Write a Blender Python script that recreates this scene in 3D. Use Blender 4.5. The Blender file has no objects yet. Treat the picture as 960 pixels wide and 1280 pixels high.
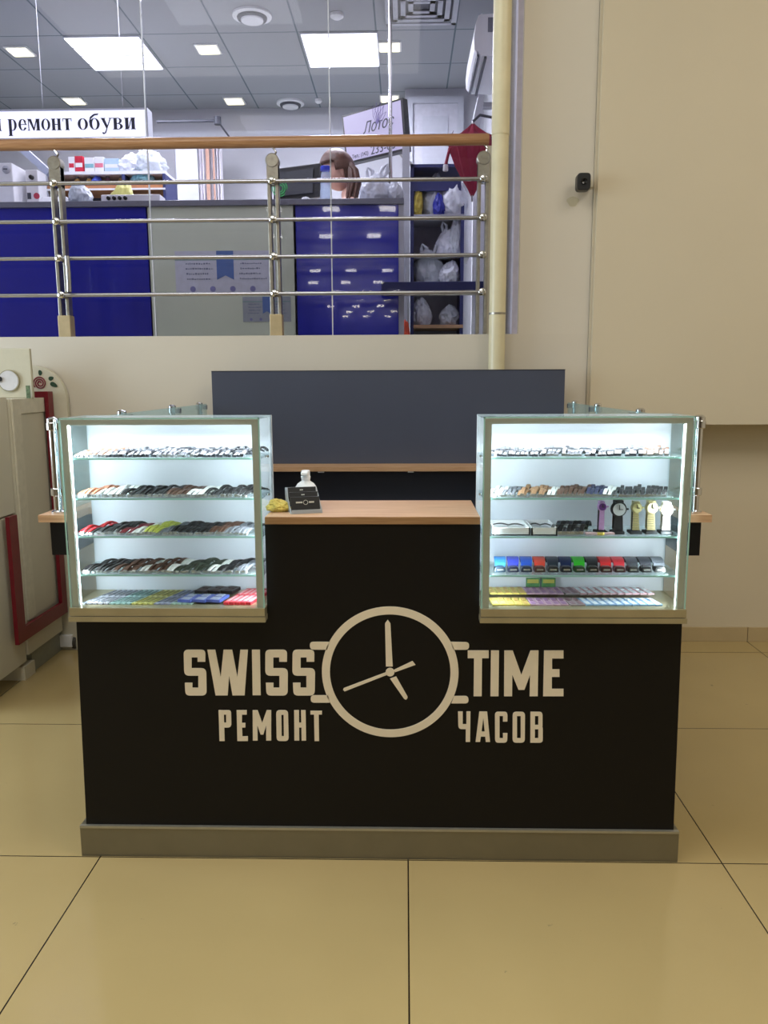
import bpy, bmesh, math, random
from mathutils import Vector, Matrix, noise
random.seed(7)
S = bpy.context.scene
COL = S.collection
PI = math.pi

# ------------------------------------------------------------------ camera
FPX = 1010.0
EYE = Vector((0, 0, 1.5))
_p, _a, _r = math.atan(164 / FPX), math.radians(1.5), math.radians(.26)
FW = Vector((-math.sin(_a) * math.cos(_p), math.cos(_a) * math.cos(_p), -math.sin(_p)))
_r0 = Vector((math.cos(_a), math.sin(_a), 0)); _u0 = _r0.cross(FW)
RT = _r0 * math.cos(_r) - _u0 * math.sin(_r); UP = _u0 * math.cos(_r) + _r0 * math.sin(_r)
cam_d = bpy.data.cameras.new('camera'); cam = bpy.data.objects.new('camera', cam_d); COL.objects.link(cam)
cam_d.sensor_fit = 'VERTICAL'; cam_d.sensor_height = 36; cam_d.lens = 36 * FPX / 1280
cam_d.clip_start = .05; cam_d.clip_end = 200
m = Matrix((RT, UP, -FW)).transposed().to_4x4(); m.translation = EYE
cam.matrix_world = m; S.camera = cam

# ------------------------------------------------------------------ world, lights, exposure
S.view_settings.view_transform = 'Standard'; S.view_settings.look = 'None'
S.view_settings.gamma = 1; S.view_settings.use_curve_mapping = False
S.view_settings.exposure = 0.0
S.cycles.use_denoising = True
S.cycles.max_bounces = 10; S.cycles.transparent_max_bounces = 24; S.cycles.sample_clamp_indirect = 6
w = bpy.data.worlds.new('world'); S.world = w; w.use_nodes = True
w.node_tree.nodes['Background'].inputs[0].default_value = (.95, .93, .88, 1)
w.node_tree.nodes['Background'].inputs[1].default_value = .25

def area(name, loc, rot, sx, sy, power, color, spread=180):
    d = bpy.data.lights.new(name, 'AREA'); d.shape = 'RECTANGLE'; d.size = sx; d.size_y = sy
    d.energy = power; d.color = color; d.spread = math.radians(spread)
    o = bpy.data.objects.new(name, d); COL.objects.link(o); o.location = loc; o.rotation_euler = rot
    return o
area('hall_light', (-1.6, 1.0, 4.9), (0, 0, 0), 3.5, 3.0, 90, (1, .97, .90))
area('hall_light', (3.0, 1.0, 4.9), (0, 0, 0), 2.0, 3.0, 86, (1, .94, .82))
area('daylight', (-5.7, 2.2, 2.2), (0, math.radians(-80), 0), 2.6, 3.0, 215, (.70, .86, 1))
for lx, ly in ((-2.13, 6.37), (-.46, 6.37)):
    area('troffer_and_fill_light', (lx, ly, 3.87), (0, 0, 0), .52, .56, 48, (.93, .94, 1))
area('troffer_and_fill_light', (-1.2, 5.25, 3.87), (0, 0, 0), 1.6, .5, 34, (.95, .96, 1))  # unseen extra lamp, added to brighten the shelf unit and counters
for x0, x1 in ((-.99, -.44), (.25, .80)):
    area('case_light', ((x0 + x1) / 2, 2.40, 1.374), (math.radians(-14), 0, 0), .52, .03, 4.6, (.90, .98, 1))
    for xx, sg in ((x0 + .012, 1), (x1 - .012, -1)):
        area('case_light', (xx, 2.372, 1.10), (0, math.radians(-90 * sg), math.radians(25 * sg)), .5, .012, 1.6, (.88, .97, 1))

# ------------------------------------------------------------------ helpers
def at(x, y, Y):
    d = FW + RT * ((x - 480) / FPX) + UP * ((640 - y) / FPX)
    return EYE + d * (Y / d.y)

def lin(c):
    return tuple(((v / 255) / 12.92 if v / 255 <= .04045 else ((v / 255 + .055) / 1.055) ** 2.4) for v in c) + (1,)

def mat(name, rgb, rough=.5, metal=0., var=.06, scale=30., emit=None, estr=0., trans=0., alpha=1., bump=0., spec=.5, coat=0.):
    M = bpy.data.materials.new(name); M.use_nodes = True
    nt = M.node_tree; b = nt.nodes['Principled BSDF']
    b.inputs['Roughness'].default_value = rough; b.inputs['Metallic'].default_value = metal
    b.inputs['Specular IOR Level'].default_value = spec; b.inputs['Coat Weight'].default_value = coat
    c = lin(rgb)
    tc = nt.nodes.new('ShaderNodeTexCoord'); n = nt.nodes.new('ShaderNodeTexNoise')
    n.inputs['Scale'].default_value = scale; n.inputs['Detail'].default_value = 3
    nt.links.new(tc.outputs['Object'], n.inputs['Vector'])
    r = nt.nodes.new('ShaderNodeValToRGB')
    r.color_ramp.elements[0].position = .3; r.color_ramp.elements[1].position = .7
    r.color_ramp.elements[0].color = tuple(v * (1 - var) for v in c[:3]) + (1,)
    r.color_ramp.elements[1].color = tuple(min(1, v * (1 + var)) for v in c[:3]) + (1,)
    nt.links.new(n.outputs['Fac'], r.inputs['Fac']); nt.links.new(r.outputs['Color'], b.inputs['Base Color'])
    if emit: b.inputs['Emission Color'].default_value = lin(emit); b.inputs['Emission Strength'].default_value = estr
    if trans: b.inputs['Transmission Weight'].default_value = trans
    if alpha < 1: b.inputs['Alpha'].default_value = alpha
    if bump:
        bp = nt.nodes.new('ShaderNodeBump'); bp.inputs['Strength'].default_value = bump; bp.inputs['Distance'].default_value = .01
        nt.links.new(n.outputs['Fac'], bp.inputs['Height']); nt.links.new(bp.outputs['Normal'], b.inputs['Normal'])
    return M

def glass_mat(name, tint, refl=1.0, milk=0., milkc=(220, 240, 245)):
    M = bpy.data.materials.new(name); M.use_nodes = True; nt = M.node_tree; nt.nodes.clear()
    o = nt.nodes.new('ShaderNodeOutputMaterial'); t = nt.nodes.new('ShaderNodeBsdfTransparent')
    t.inputs['Color'].default_value = lin(tint)
    g = nt.nodes.new('ShaderNodeBsdfGlossy'); g.inputs['Roughness'].default_value = .02
    fr = nt.nodes.new('ShaderNodeFresnel'); fr.inputs['IOR'].default_value = 1.3
    mu = nt.nodes.new('ShaderNodeMath'); mu.operation = 'MULTIPLY'; mu.inputs[1].default_value = refl; mu.use_clamp = True
    mx = nt.nodes.new('ShaderNodeMixShader')
    nt.links.new(fr.outputs[0], mu.inputs[0]); nt.links.new(mu.outputs[0], mx.inputs[0])
    nt.links.new(t.outputs[0], mx.inputs[1]); nt.links.new(g.outputs[0], mx.inputs[2])
    last = mx
    if milk:
        d = nt.nodes.new('ShaderNodeBsdfTranslucent'); d.inputs['Color'].default_value = lin(milkc)
        d2 = nt.nodes.new('ShaderNodeBsdfDiffuse'); d2.inputs['Color'].default_value = lin(milkc)
        ad = nt.nodes.new('ShaderNodeMixShader'); ad.inputs[0].default_value = .5
        nt.links.new(d.outputs[0], ad.inputs[1]); nt.links.new(d2.outputs[0], ad.inputs[2])
        m2 = nt.nodes.new('ShaderNodeMixShader'); m2.inputs[0].default_value = milk
        nt.links.new(mx.outputs[0], m2.inputs[1]); nt.links.new(ad.outputs[0], m2.inputs[2]); last = m2
    nt.links.new(last.outputs[0], o.inputs['Surface'])
    return M

def grid_mat(name, rgb, line_rgb, x0, px, y0, py, wd, rough, var=.05, scale=1.2, mottled=None):
    M = mat(name, rgb, rough, 0, var, scale); nt = M.node_tree; b = nt.nodes['Principled BSDF']
    base = b.inputs['Base Color'].links[0].from_socket
    g = nt.nodes.new('ShaderNodeNewGeometry'); sp = nt.nodes.new('ShaderNodeSeparateXYZ')
    nt.links.new(g.outputs['Position'], sp.inputs[0])
    def mth(op, a, v):
        n = nt.nodes.new('ShaderNodeMath'); n.operation = op
        nt.links.new(a, n.inputs[0])
        if hasattr(v, 'links') or hasattr(v, 'is_linked'): nt.links.new(v, n.inputs[1])
        elif v is not None: n.inputs[1].default_value = v
        return n.outputs[0]
    outs = []
    for ax, o0, pp in (('X', x0, px), ('Y', y0, py)):
        s = mth('SUBTRACT', sp.outputs[ax], o0); s = mth('DIVIDE', s, pp); s = mth('ADD', s, 100.5)
        s = mth('FRACT', s, None); s = mth('SUBTRACT', s, .5); s = mth('ABSOLUTE', s, None)
        s = mth('MULTIPLY', s, pp); outs.append(mth('LESS_THAN', s, wd))
    mxm = mth('MAXIMUM', outs[0], outs[1])
    if mottled:
        n = nt.nodes.new('ShaderNodeTexNoise'); n.inputs['Scale'].default_value = 26; n.inputs['Detail'].default_value = 5
        nt.links.new(g.outputs['Position'], n.inputs['Vector'])
        gt = mth('GREATER_THAN', n.outputs['Fac'], .735)
        m1 = nt.nodes.new('ShaderNodeMix'); m1.data_type = 'RGBA'
        nt.links.new(gt, m1.inputs[0]); nt.links.new(base, m1.inputs[6]); m1.inputs[7].default_value = lin(mottled); base = m1.outputs[2]
    mx = nt.nodes.new('ShaderNodeMix'); mx.data_type = 'RGBA'
    nt.links.new(mxm, mx.inputs[0]); nt.links.new(base, mx.inputs[6]); mx.inputs[7].default_value = lin(line_rgb)
    nt.links.new(mx.outputs[2], b.inputs['Base Color'])
    return M

def wood_mat(name, a, b_, rough=.45):
    M = mat(name, a, rough); nt = M.node_tree; b = nt.nodes['Principled BSDF']
    tc = nt.nodes.new('ShaderNodeTexCoord'); mp = nt.nodes.new('ShaderNodeMapping'); mp.inputs['Scale'].default_value = (3, 60, 60)
    n = nt.nodes.new('ShaderNodeTexNoise'); n.inputs['Scale'].default_value = 2.5; n.inputs['Detail'].default_value = 6
    nt.links.new(tc.outputs['Object'], mp.inputs[0]); nt.links.new(mp.outputs[0], n.inputs['Vector'])
    r = nt.nodes.new('ShaderNodeValToRGB'); r.color_ramp.elements[0].position = .3; r.color_ramp.elements[1].position = .7
    r.color_ramp.elements[0].color = lin(b_); r.color_ramp.elements[1].color = lin(a)
    nt.links.new(n.outputs['Fac'], r.inputs[0]); nt.links.new(r.outputs[0], b.inputs['Base Color'])
    return M

class MB:
    """collects shapes in world coordinates; build() links them as ONE mesh object"""
    def __init__(s): s.v = []; s.f = []; s.m = []
    def add(s, vs, fs, mi=0):
        k = len(s.v); s.v += [Vector(v) for v in vs]; s.f += [[i + k for i in f] for f in fs]; s.m += [mi] * len(fs); return s
    def box(s, x0, x1, y0, y1, z0, z1, mi=0):
        vs = [(x, y, z) for z in (z0, z1) for y in (y0, y1) for x in (x0, x1)]
        return s.add(vs, [(0, 2, 3, 1), (4, 5, 7, 6), (0, 1, 5, 4), (2, 6, 7, 3), (0, 4, 6, 2), (1, 3, 7, 5)], mi)
    def prism(s, pts, off, mi=0):
        """pts: planar 3D outline, off: extrusion vector"""
        n = len(pts); off = Vector(off); P = [Vector(p) for p in pts]
        return s.add(P + [p + off for p in P], [list(range(n)), list(range(2 * n - 1, n - 1, -1))] + [(i, i + n, (i + 1) % n + n, (i + 1) % n) for i in range(n)], mi)
    def tube(s, pts, r, seg=12, mi=0, cap=True):
        P = [Vector(p) for p in pts]; n = len(P); rr = r if isinstance(r, (list, tuple)) else [r] * n
        vs = []; prev = None
        for i, p in enumerate(P):
            t = (P[min(i + 1, n - 1)] - P[max(i - 1, 0)]).normalized()
            a = prev if prev else (Vector((0, 0, 1)) if abs(t.z) < .9 else Vector((1, 0, 0)))
            u = t.cross(a).cross(t).normalized(); prev = u; v = t.cross(u)
            vs += [p + (u * math.cos(2 * PI * k / seg) + v * math.sin(2 * PI * k / seg)) * rr[i] for k in range(seg)]
        fs = [(i * seg + k, i * seg + (k + 1) % seg, (i + 1) * seg + (k + 1) % seg, (i + 1) * seg + k) for i in range(n - 1) for k in range(seg)]
        if cap: fs += [list(range(seg))[::-1], list(range((n - 1) * seg, n * seg))]
        return s.add(vs, fs, mi)
    def lathe(s, c, prof, seg=20, axis='z', mi=0):
        vs = []; c = Vector(c)
        for r, h in prof:
            for k in range(seg):
                a = 2 * PI * k / seg; x, y = r * math.cos(a), r * math.sin(a)
                vs.append(c + Vector({'z': (x, y, h), 'y': (x, h, y), 'x': (h, x, y)}[axis]))
        n = len(prof)
        fs = [(i * seg + k, i * seg + (k + 1) % seg, (i + 1) * seg + (k + 1) % seg, (i + 1) * seg + k) for i in range(n - 1) for k in range(seg)]
        fs += [list(range(seg))[::-1], list(range((n - 1) * seg, n * seg))]
        return s.add(vs, fs, mi)
    def ring(s, c, r0, r1, y0, y1, seg=72, mi=0):
        vs = []
        for k in range(seg):
            a = 2 * PI * k / seg
            for r in (r0, r1):
                for y in (y0, y1): vs.append((c[0] + r * math.cos(a), y, c[1] + r * math.sin(a)))
        fs = []
        for k in range(seg):
            i, j = 4 * k, 4 * ((k + 1) % seg)
            fs += [(i, i + 2, j + 2, j), (i + 1, j + 1, j + 3, i + 3), (i, j, j + 1, i + 1), (i + 2, i + 3, j + 3, j + 2)]
        return s.add(vs, fs, mi)
    def build(s, name, mats, parent=None, origin=None, bevel=0, smooth=False, sub=0):
        if not isinstance(mats, (list, tuple)): mats = [mats]
        if origin is None:
            if parent is not None: origin = parent.matrix_world.translation.copy() if parent.type != 'EMPTY' else parent.location
            if parent is not None: origin = WORLD.get(parent.name, Vector(parent.location))
            else:
                xs = [v.x for v in s.v]; ys = [v.y for v in s.v]; zs = [v.z for v in s.v]
                origin = Vector(((min(xs) + max(xs)) / 2, (min(ys) + max(ys)) / 2, min(zs)))
        origin = Vector(origin)
        me = bpy.data.meshes.new(name); me.from_pydata([v - origin for v in s.v], [], s.f)
        for M in mats: me.materials.append(M)
        for p, mi in zip(me.polygons, s.m): p.material_index = mi; p.use_smooth = smooth
        bm = bmesh.new(); bm.from_mesh(me); bmesh.ops.recalc_face_normals(bm, faces=bm.faces); bm.to_mesh(me); bm.free()
        o = bpy.data.objects.new(name, me); COL.objects.link(o)
        if parent is not None:
            o.parent = parent; o.location = origin - WORLD[parent.name]
        else: o.location = origin
        WORLD[o.name] = origin
        if bevel:
            b = o.modifiers.new('bevel', 'BEVEL'); b.width = bevel; b.segments = 2; b.limit_method = 'ANGLE'
        if sub:
            b = o.modifiers.new('subsurf', 'SUBSURF'); b.levels = sub; b.render_levels = sub
        if smooth and not sub:
            try:
                me.set_sharp_from_angle(angle=math.radians(40))
            except Exception: pass
        return o
WORLD = {}

def tag(o, label=None, cat=None, group=None, kind=None):
    if label: o['label'] = label
    if cat: o['category'] = cat
    if group: o['group'] = group
    if kind: o['kind'] = kind
    return o
def thing(name, label, cat, loc, group=None):
    o = bpy.data.objects.new(name, None); COL.objects.link(o); o.location = loc; o.empty_display_size = .1
    WORLD[o.name] = Vector(loc)
    return tag(o, label, cat, group)
def struct(mb, name, M, **k): return tag(mb.build(name, M, **k), kind='structure')
def dup(o, loc, rz=0., label=None, group=None, scale=None, mats=None, rot=None):
    c = o.copy(); COL.objects.link(c); c.location = loc; c.rotation_euler = rot or (0, 0, rz)
    if scale: c.scale = scale if isinstance(scale, tuple) else (scale,) * 3
    if label: c['label'] = label
    if group: c['group'] = group
    for ch in list(o.children):
        d = ch.copy(); COL.objects.link(d); d.parent = c
    return c

def rpoly(pts, seg=5):
    """2D outline whose points may carry a corner radius"""
    n = len(pts); out = []
    for i, p in enumerate(pts):
        if len(p) == 2 or p[2] == 0: out.append((p[0], p[1])); continue
        a = Vector(pts[i - 1][:2]); c = Vector(pts[(i + 1) % n][:2]); q = Vector(p[:2]); r = p[2]
        da = (a - q).normalized(); dc = (c - q).normalized(); A = q + da * r; B = q + dc * r
        for k in range(seg + 1):
            t = k / seg; out.append(tuple(A * (1 - t) ** 2 + q * 2 * t * (1 - t) + B * t ** 2))
    return out

# ------------------------------------------------------------------ materials
wallM = mat('beige_paint', (208, 200, 186), .75, var=.02, scale=1.5)
wallRM = mat('beige_paint_warm', (206, 194, 170), .75, var=.02, scale=1.5)
floorM = grid_mat('floor_tiles', (176, 155, 108), (38, 30, 18), .01, .985, 2.352, 1.003, .0022, .14, var=.05, scale=1.6, mottled=(150, 134, 98))
skirtM = mat('skirting_tile', (184, 164, 126), .35, var=.04, scale=6)
ceilM = grid_mat('ceiling_tiles', (152, 154, 160), (92, 105, 114), -2.40, .55, 6.07, .605, .006, .85, var=.02)
hallCeilM = mat('hall_ceiling', (225, 222, 212), .9, var=.02)
kioskWallM = mat('white_paint', (184, 184, 190), .8, var=.02, scale=2)
blackM = mat('black_laminate', (17, 15, 15), .45, var=.08, scale=3, spec=.22)
navyM = mat('anthracite_laminate', (72, 77, 94), .38, var=.06, scale=2, spec=.5)
woodM = wood_mat('oak_laminate', (205, 165, 128), (178, 136, 100))
woodEdgeM = wood_mat('oak_edge', (176, 138, 98), (150, 112, 76))
kickM = mat('brushed_aluminium', (136, 132, 118), .38, .75, var=.05, scale=8)
alumM = mat('champagne_aluminium', (196, 198, 186), .4, .35, var=.04, scale=10)
aluEdgeM = mat('aluminium_sill', (178, 168, 138), .35, .55, var=.08, scale=10)
chromeM = mat('chrome', (215, 215, 218), .12, 1., var=.02)
steelM = mat('satin_steel', (190, 190, 196), .25, .95, var=.04)
steelDM = mat('aged_steel', (165, 160, 150), .35, .8, var=.15, scale=40)
creamM = mat('cream_decal', (236, 224, 202), .6, var=.02)
caseGlass = glass_mat('case_glass', (250, 253, 253), .3)
sideGlass = glass_mat('screen_glass', (240, 250, 250), .3, .14, (225, 246, 248))
shelfGlass = glass_mat('shelf_glass', (246, 251, 252), .6, .06, (225, 248, 246))
winGlass = glass_mat('partition_glass', (243, 243, 250), .9)
glassEdge = mat('glass_edge', (160, 205, 195), .2, var=.03)
backWhite = mat('case_back_white', (224, 228, 238), .55, var=.015, scale=3)
ledM = mat('led_strip', (240, 250, 255), .5, emit=(225, 248, 255), estr=7)
whiteM = mat('white_plastic', (235, 235, 238), .4, var=.02)
offwhiteM = mat('off_white_panel', (205, 199, 180), .55, var=.03, scale=5)
greyM = mat('grey_laminate', (214, 222, 200), .3, var=.04, scale=3)
lgreyM = mat('light_grey', (182, 184, 192), .5, var=.03)
dgreyM = mat('dark_grey', (70, 72, 82), .5, var=.05)
blueM = mat('cobalt_blue_gloss', (44, 50, 168), .12, var=.07, scale=3, spec=.5)
nblueM = mat('navy_board', (46, 54, 108), .45, var=.06)
handrailM = wood_mat('varnished_handrail', (180, 136, 98), (150, 106, 70), .3)
pipeM = mat('cream_pipe_paint', (216, 206, 172), .35, var=.05, scale=12)
maroonM = mat('maroon_gloss', (116, 14, 34), .3, var=.06)
blackP = mat('black_plastic', (20, 20, 24), .35, var=.03)
redM = mat('red_cloth', (150, 24, 60), .6, var=.12)
bagM = mat('white_plastic_bag', (222, 226, 236), .35, var=.06, bump=.3, trans=.0)
bagClr = mat('clear_plastic_bag', (205, 212, 220), .25, var=.1, bump=.4)
screenM = mat('lit_screen', (70, 68, 80), .4, emit=(214, 206, 238), estr=.80)
signM = mat('backlit_sign', (245, 246, 255), .4, emit=(238, 240, 255), estr=.95)
trofM = mat('troffer_diffuser', (255, 255, 255), .5, emit=(245, 247, 255), estr=3.2)
downM = mat('downlight_glow', (255, 250, 220), .5, emit=(255, 246, 190), estr=2.4)

# ------------------------------------------------------------------ setting: hall
MB_ = MB
b = MB(); b.box(-6, 5, -45, 4.62, -.2, 0); struct(b, 'floor', floorM)
b = MB(); b.box(-6, 5, -45, 4.4, 5.0, 5.1); struct(b, 'ceiling', hallCeilM)
b = MB(); b.box(-6.1, -6, -45, 4.62, 0, 5); struct(b, 'wall_left', wallM)
b = MB(); b.box(5, 5.1, -45, 4.62, 0, 5); struct(b, 'wall_right', wallRM)
b = MB(); b.box(-6, 5, -45.1, -45, 0, 5); struct(b, 'wall_rear', wallM)
b = MB(); b.box(-6, .97, 4.4, 4.6, 1.262, 1.742); struct(b, 'wall_back', wallM)                      # parapet under the opening
b = MB(); b.box(.60, .97, 4.4, 4.7, 1.742, 5.0); struct(b, 'wall_column', wallM)
b = MB()
b.box(.985, 5, 4.365, 4.6, 1.262, 5.0); b.box(.972, .985, 4.385, 4.6, 1.262, 5.0)
struct(b, 'wall_back_right', wallRM)
b = MB(); b.box(-6, 5, 4.56, 4.62, 0, 1.262); b.box(-6, 5, 4.50, 4.56, 1.0, 1.10) if False else None
struct(b, 'wall_back_lower', wallRM)
b = MB()
for i in range(-6, 5):
    x0 = .01 + i * .985 - .0; b.box(max(x0, -6) + .002, min(x0 + .983, 5), 4.548, 4.56, .001, .085)
struct(b, 'baseboard_back', skirtM)

# hall ceiling lamp panels
for lx, ly in ((-1.6, 1.0), (2.6, .2), (-1.6, -2.5), (2.6, -2.8)):
    b = MB(); b.box(lx - .6, lx + .6, ly - .3, ly + .3, 4.95, 5.0)
    # (outside the picture; seen only in reflections)
    struct(b, 'trim_1', trofM)

lampM = mat('far_lamp', (255, 255, 255), .5, emit=(255, 250, 240), estr=20)
for r_ in range(10):
    for c_ in range(3):
        lx, ly = -.35 - c_ * 1.15 - (r_ * 7 % 5) * .2, -8 - r_ * 3.1
        struct(MB().box(lx - .16, lx + .16, ly - .10, ly + .10, 4.93, 4.99), 'far_hall_lamp', lampM)  # unseen hall ceiling lamps that show as reflections in the shop front

# ------------------------------------------------------------------ setting: upper shop behind the glazing
b = MB(); b.box(-3.7, 1.0, 4.6, 7.8, 1.6, 1.7); struct(b, 'floor_upper', greyM)
b = MB(); b.box(-3.7, 1.0, 4.6, 7.8, 3.9, 3.95); struct(b, 'ceiling_upper', ceilM)
b = MB(); b.box(-3.7, .0, 7.65, 7.8, 1.7, 3.9); struct(b, 'wall_shop_back', kioskWallM)
b = MB(); b.box(0., 1.0, 7.22, 7.8, 1.7, 3.9); struct(b, 'wall_shop_back_right', kioskWallM)
b = MB(); b.box(.66, 1.0, 4.7, 7.22, 1.7, 3.9); struct(b, 'wall_shop_right', kioskWallM)
b = MB(); b.box(-3.8, -3.7, 4.6, 7.8, 1.7, 3.9); struct(b, 'wall_shop_left', kioskWallM)
b = MB(); b.box(-6, .6, 4.4, 4.7, 3.95, 5.0); struct(b, 'wall_over_opening', wallM)
# cornice strip on the left back wall
b = MB(); b.box(-3.7, .0, 7.60, 7.65, 3.62, 3.70); struct(b, 'trim_2', lgreyM)
# glazing
xs = [-3.6, at(185, 200, 4.62).x, at(413, 200, 4.62).x, .535]
for i in range(3):
    win = tag(MB().box(xs[i] + .003, xs[i + 1] - .003, 4.615, 4.625, 1.742, 3.94).build('window_%d' % (i + 1), winGlass), kind='structure')
for xx in (xs[1], xs[2]): struct(MB().box(xx - .0028, xx + .0028, 4.612, 4.628, 1.742, 3.94), 'trim_6', mat('seam_silicone', (205, 208, 220), .4))
b = MB(); b.box(.535, .572, 4.52, 4.64, 1.742, 4.0); struct(b, 'trim_3', steelM)
b = MB(); b.box(.572, .60, 4.44, 4.66, 1.742, 4.0); struct(b, 'trim_4', mat('lilac_lit_frame', (200, 192, 208), .5))  # purple light on the reveal is put into this frame's colour
# door in the right back wall
d = MB(); x0, x1 = at(516, 130, 7.2).x, at(572, 130, 7.2).x; zt = at(540, 130, 7.2).z
d.box(x0, x1, 7.19, 7.215, 1.7, zt)
dr = struct(d, 'door_1', mat('door_grey', (190, 190, 198), .5))
f = MB(); fw = .05
f.box(x0 - fw, x0, 7.17, 7.219, 1.7, zt + fw); f.box(x1, x1 + fw, 7.17, 7.219, 1.7, zt + fw); f.box(x0, x1, 7.17, 7.219, zt, zt + fw)
f.build('door_frame', lgreyM, dr)
pz = (1.9, 2.7, 2.8, zt - .1)
f = MB(); f.box(x0 + .08, x1 - .08, 7.183, 7.19, 1.9, 2.72); f.box(x0 + .08, x1 - .08, 7.183, 7.19, 2.82, zt - .1); f.build('door_panel', lgreyM, dr)

# ceiling fittings
for i, (lx, ly) in enumerate(((-2.13, 6.37), (-.46, 6.37))):
    t = thing('ceiling_light', ['bright square ceiling light panel above the shoe repair sign, with faint louvre bands',
                                'bright plain square ceiling light panel above the tilted screen'][i], 'ceiling light', (lx, ly, 3.885), 'square light panels in the shop ceiling')
    f = MB(); f.box(lx - .27, lx + .27, ly - .3, ly + .3, 3.886, 3.899); f.build('frame', lgreyM, t)
    f = MB(); f.box(lx - .262, lx + .262, ly - .292, ly + .292, 3.88, 3.886); f.build('diffuser', trofM, t)
    if i == 0:
        for k in range(3):
            yy = ly - .15 + k * .15
            MB().box(lx - .262, lx + .262, yy - .006, yy + .006, 3.874, 3.88).build('louvre', whiteM, t)
dl = [(25, 63, 'far left, at the edge of the picture, above the shop sign'), (260, 60, 'between the two big light panels'), (487, 57, 'just right of the plain big light panel'),
      (93, 125, 'right above the shoe repair sign'), (293, 125, 'near the far wall, left of the round vent'), (487, 122, 'above the tilted screen')]
for x, y, s_ in dl:
    d0 = FW + RT * ((x - 480) / FPX) + UP * ((640 - y) / FPX); t0 = (3.9 - 1.5) / d0.z; P = EYE + d0 * t0
    t = thing('downlight', 'small yellow-glowing square downlight ' + s_, 'downlight', (P.x, P.y, 3.885), 'small yellow downlights')
    MB().box(P.x - .085, P.x + .085, P.y - .085, P.y + .085, 3.888, 3.899).build('trim_ring', whiteM, t)
    MB().box(P.x - .07, P.x + .07, P.y - .07, P.y + .07, 3.882, 3.888).build('lens', downM, t)
for x, y, r, lb in ((315, 18, .13, 'round white ceiling vent with a dark slot, in the ceiling top left of centre'), (363, 128, .12, 'round white ceiling vent close to the far wall')):
    d0 = FW + RT * ((x - 480) / FPX) + UP * ((640 - y) / FPX); P = EYE + d0 * (2.4 / d0.z)
    t = thing('round_vent', lb, 'ceiling vent', (P.x, P.y, 3.85))
    MB().lathe((P.x, P.y, 0), [(r * .75, 3.899), (r, 3.899), (r, 3.885), (r * .8, 3.88)], 32).build('rim', whiteM, t, smooth=True)
    MB().lathe((P.x, P.y, 0), [(r * .78, 3.885), (r * .74, 3.868), (r * .70, 3.866)], 32).build('gap', dgreyM, t)
    MB().lathe((P.x, P.y, 0), [(r * .58, 3.87), (r * .56, 3.857), (r * .2, 3.852)], 32).build('disc', whiteM, t, smooth=True)
d0 = FW + RT * ((527 - 480) / FPX) + UP * ((640 - 6) / FPX); P = EYE + d0 * (2.4 / d0.z)
t = thing('square_vent', 'square stepped louvre diffuser at the top edge of the picture', 'ceiling vent', (P.x, P.y, 3.86))
for k in range(4):
    h_ = .22 - k * .05; z = 3.87 + k * .004; f = MB()
    for sx, sy in ((1, 0), (-1, 0), (0, 1), (0, -1)):
        if sx: f.box(P.x + sx * h_ - .016, P.x + sx * h_ + .016, P.y - h_ - .016, P.y + h_ + .016, z, z + .006)
        else: f.box(P.x - h_ - .016, P.x + h_ + .016, P.y + sy * h_ - .016, P.y + sy * h_ + .016, z, z + .006)
    f.build('louvre', lgreyM, t)
MB().box(P.x - .2, P.x + .2, P.y - .2, P.y + .2, 3.892, 3.899).build('backing', dgreyM, t)
for x, y, r, lb in ((421, 17, .045, 'small white round smoke detector ahead of the plain light panel'), (398, 124, .03, 'tiny white round sensor right of the far round vent')):
    d0 = FW + RT * ((x - 480) / FPX) + UP * ((640 - y) / FPX); P = EYE + d0 * (2.4 / d0.z)
    tag(MB().lathe((P.x, P.y, 0), [(r, 3.899), (r, 3.88), (r * .6, 3.868), (r * .2, 3.866)], 20).build('smoke_detector', whiteM, smooth=True), lb, 'smoke detector')

# ------------------------------------------------------------------ wall things of the hall
# pipe
t = thing('vertical_pipe', 'cream painted vertical pipe rising in front of the wall behind the black backboard', 'pipe', (.483, 4.345, 0))
MB().lathe((.483, 4.345, 0), [(.043, .0), (.043, 2.72)], 28).build('pipe_section', pipeM, t, smooth=True)
MB().lathe((.483, 4.345, 0), [(.0455, 2.72), (.0455, 4.98)], 28).build('pipe_section', pipeM, t, smooth=True)
MB().lathe((.483, 4.345, 0), [(.044, 1.838), (.0445, 1.843), (.044, 1.848)], 28).build('joint', steelDM, t, smooth=True)
# security camera
P = at(728, 229, 4.34)
t = thing('security_camera', 'small black rounded camera on the wall edge right of the pipe', 'camera', (P.x, 4.4, P.z))
MB().box(P.x + .01, P.x + .055, 4.345, 4.4, P.z - .018, P.z + .018).build('bracket', offwhiteM, t)
MB().prism([(P.x + a, 4.30, P.z + c) for a, c in rpoly([(-.034, -.042, .02), (.034, -.042, .02), (.034, .042, .02), (-.034, .042, .02)])], (0, .055, 0)).build('housing', blackP, t, bevel=.004)
MB().lathe((P.x, 0, P.z), [(.016, 4.302), (.014, 4.292), (.008, 4.294)], 20, 'y').build('lens', mat('lens_black', (8, 8, 12), .08), t, smooth=True)
# stain spots on the wall
P = at(716, 252, 4.4)
tag(MB().prism([(P.x + .03 * math.cos(a) * (1 + .2 * math.sin(3 * a)), 4.3985, P.z + .025 * math.sin(a)) for a in [k * PI / 10 for k in range(20)]], (0, .0014, 0)).build('wall_stain', mat('stain', (192, 184, 160), .8)),
    'faint grey round patch on the wall below the black camera', 'stain')

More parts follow.
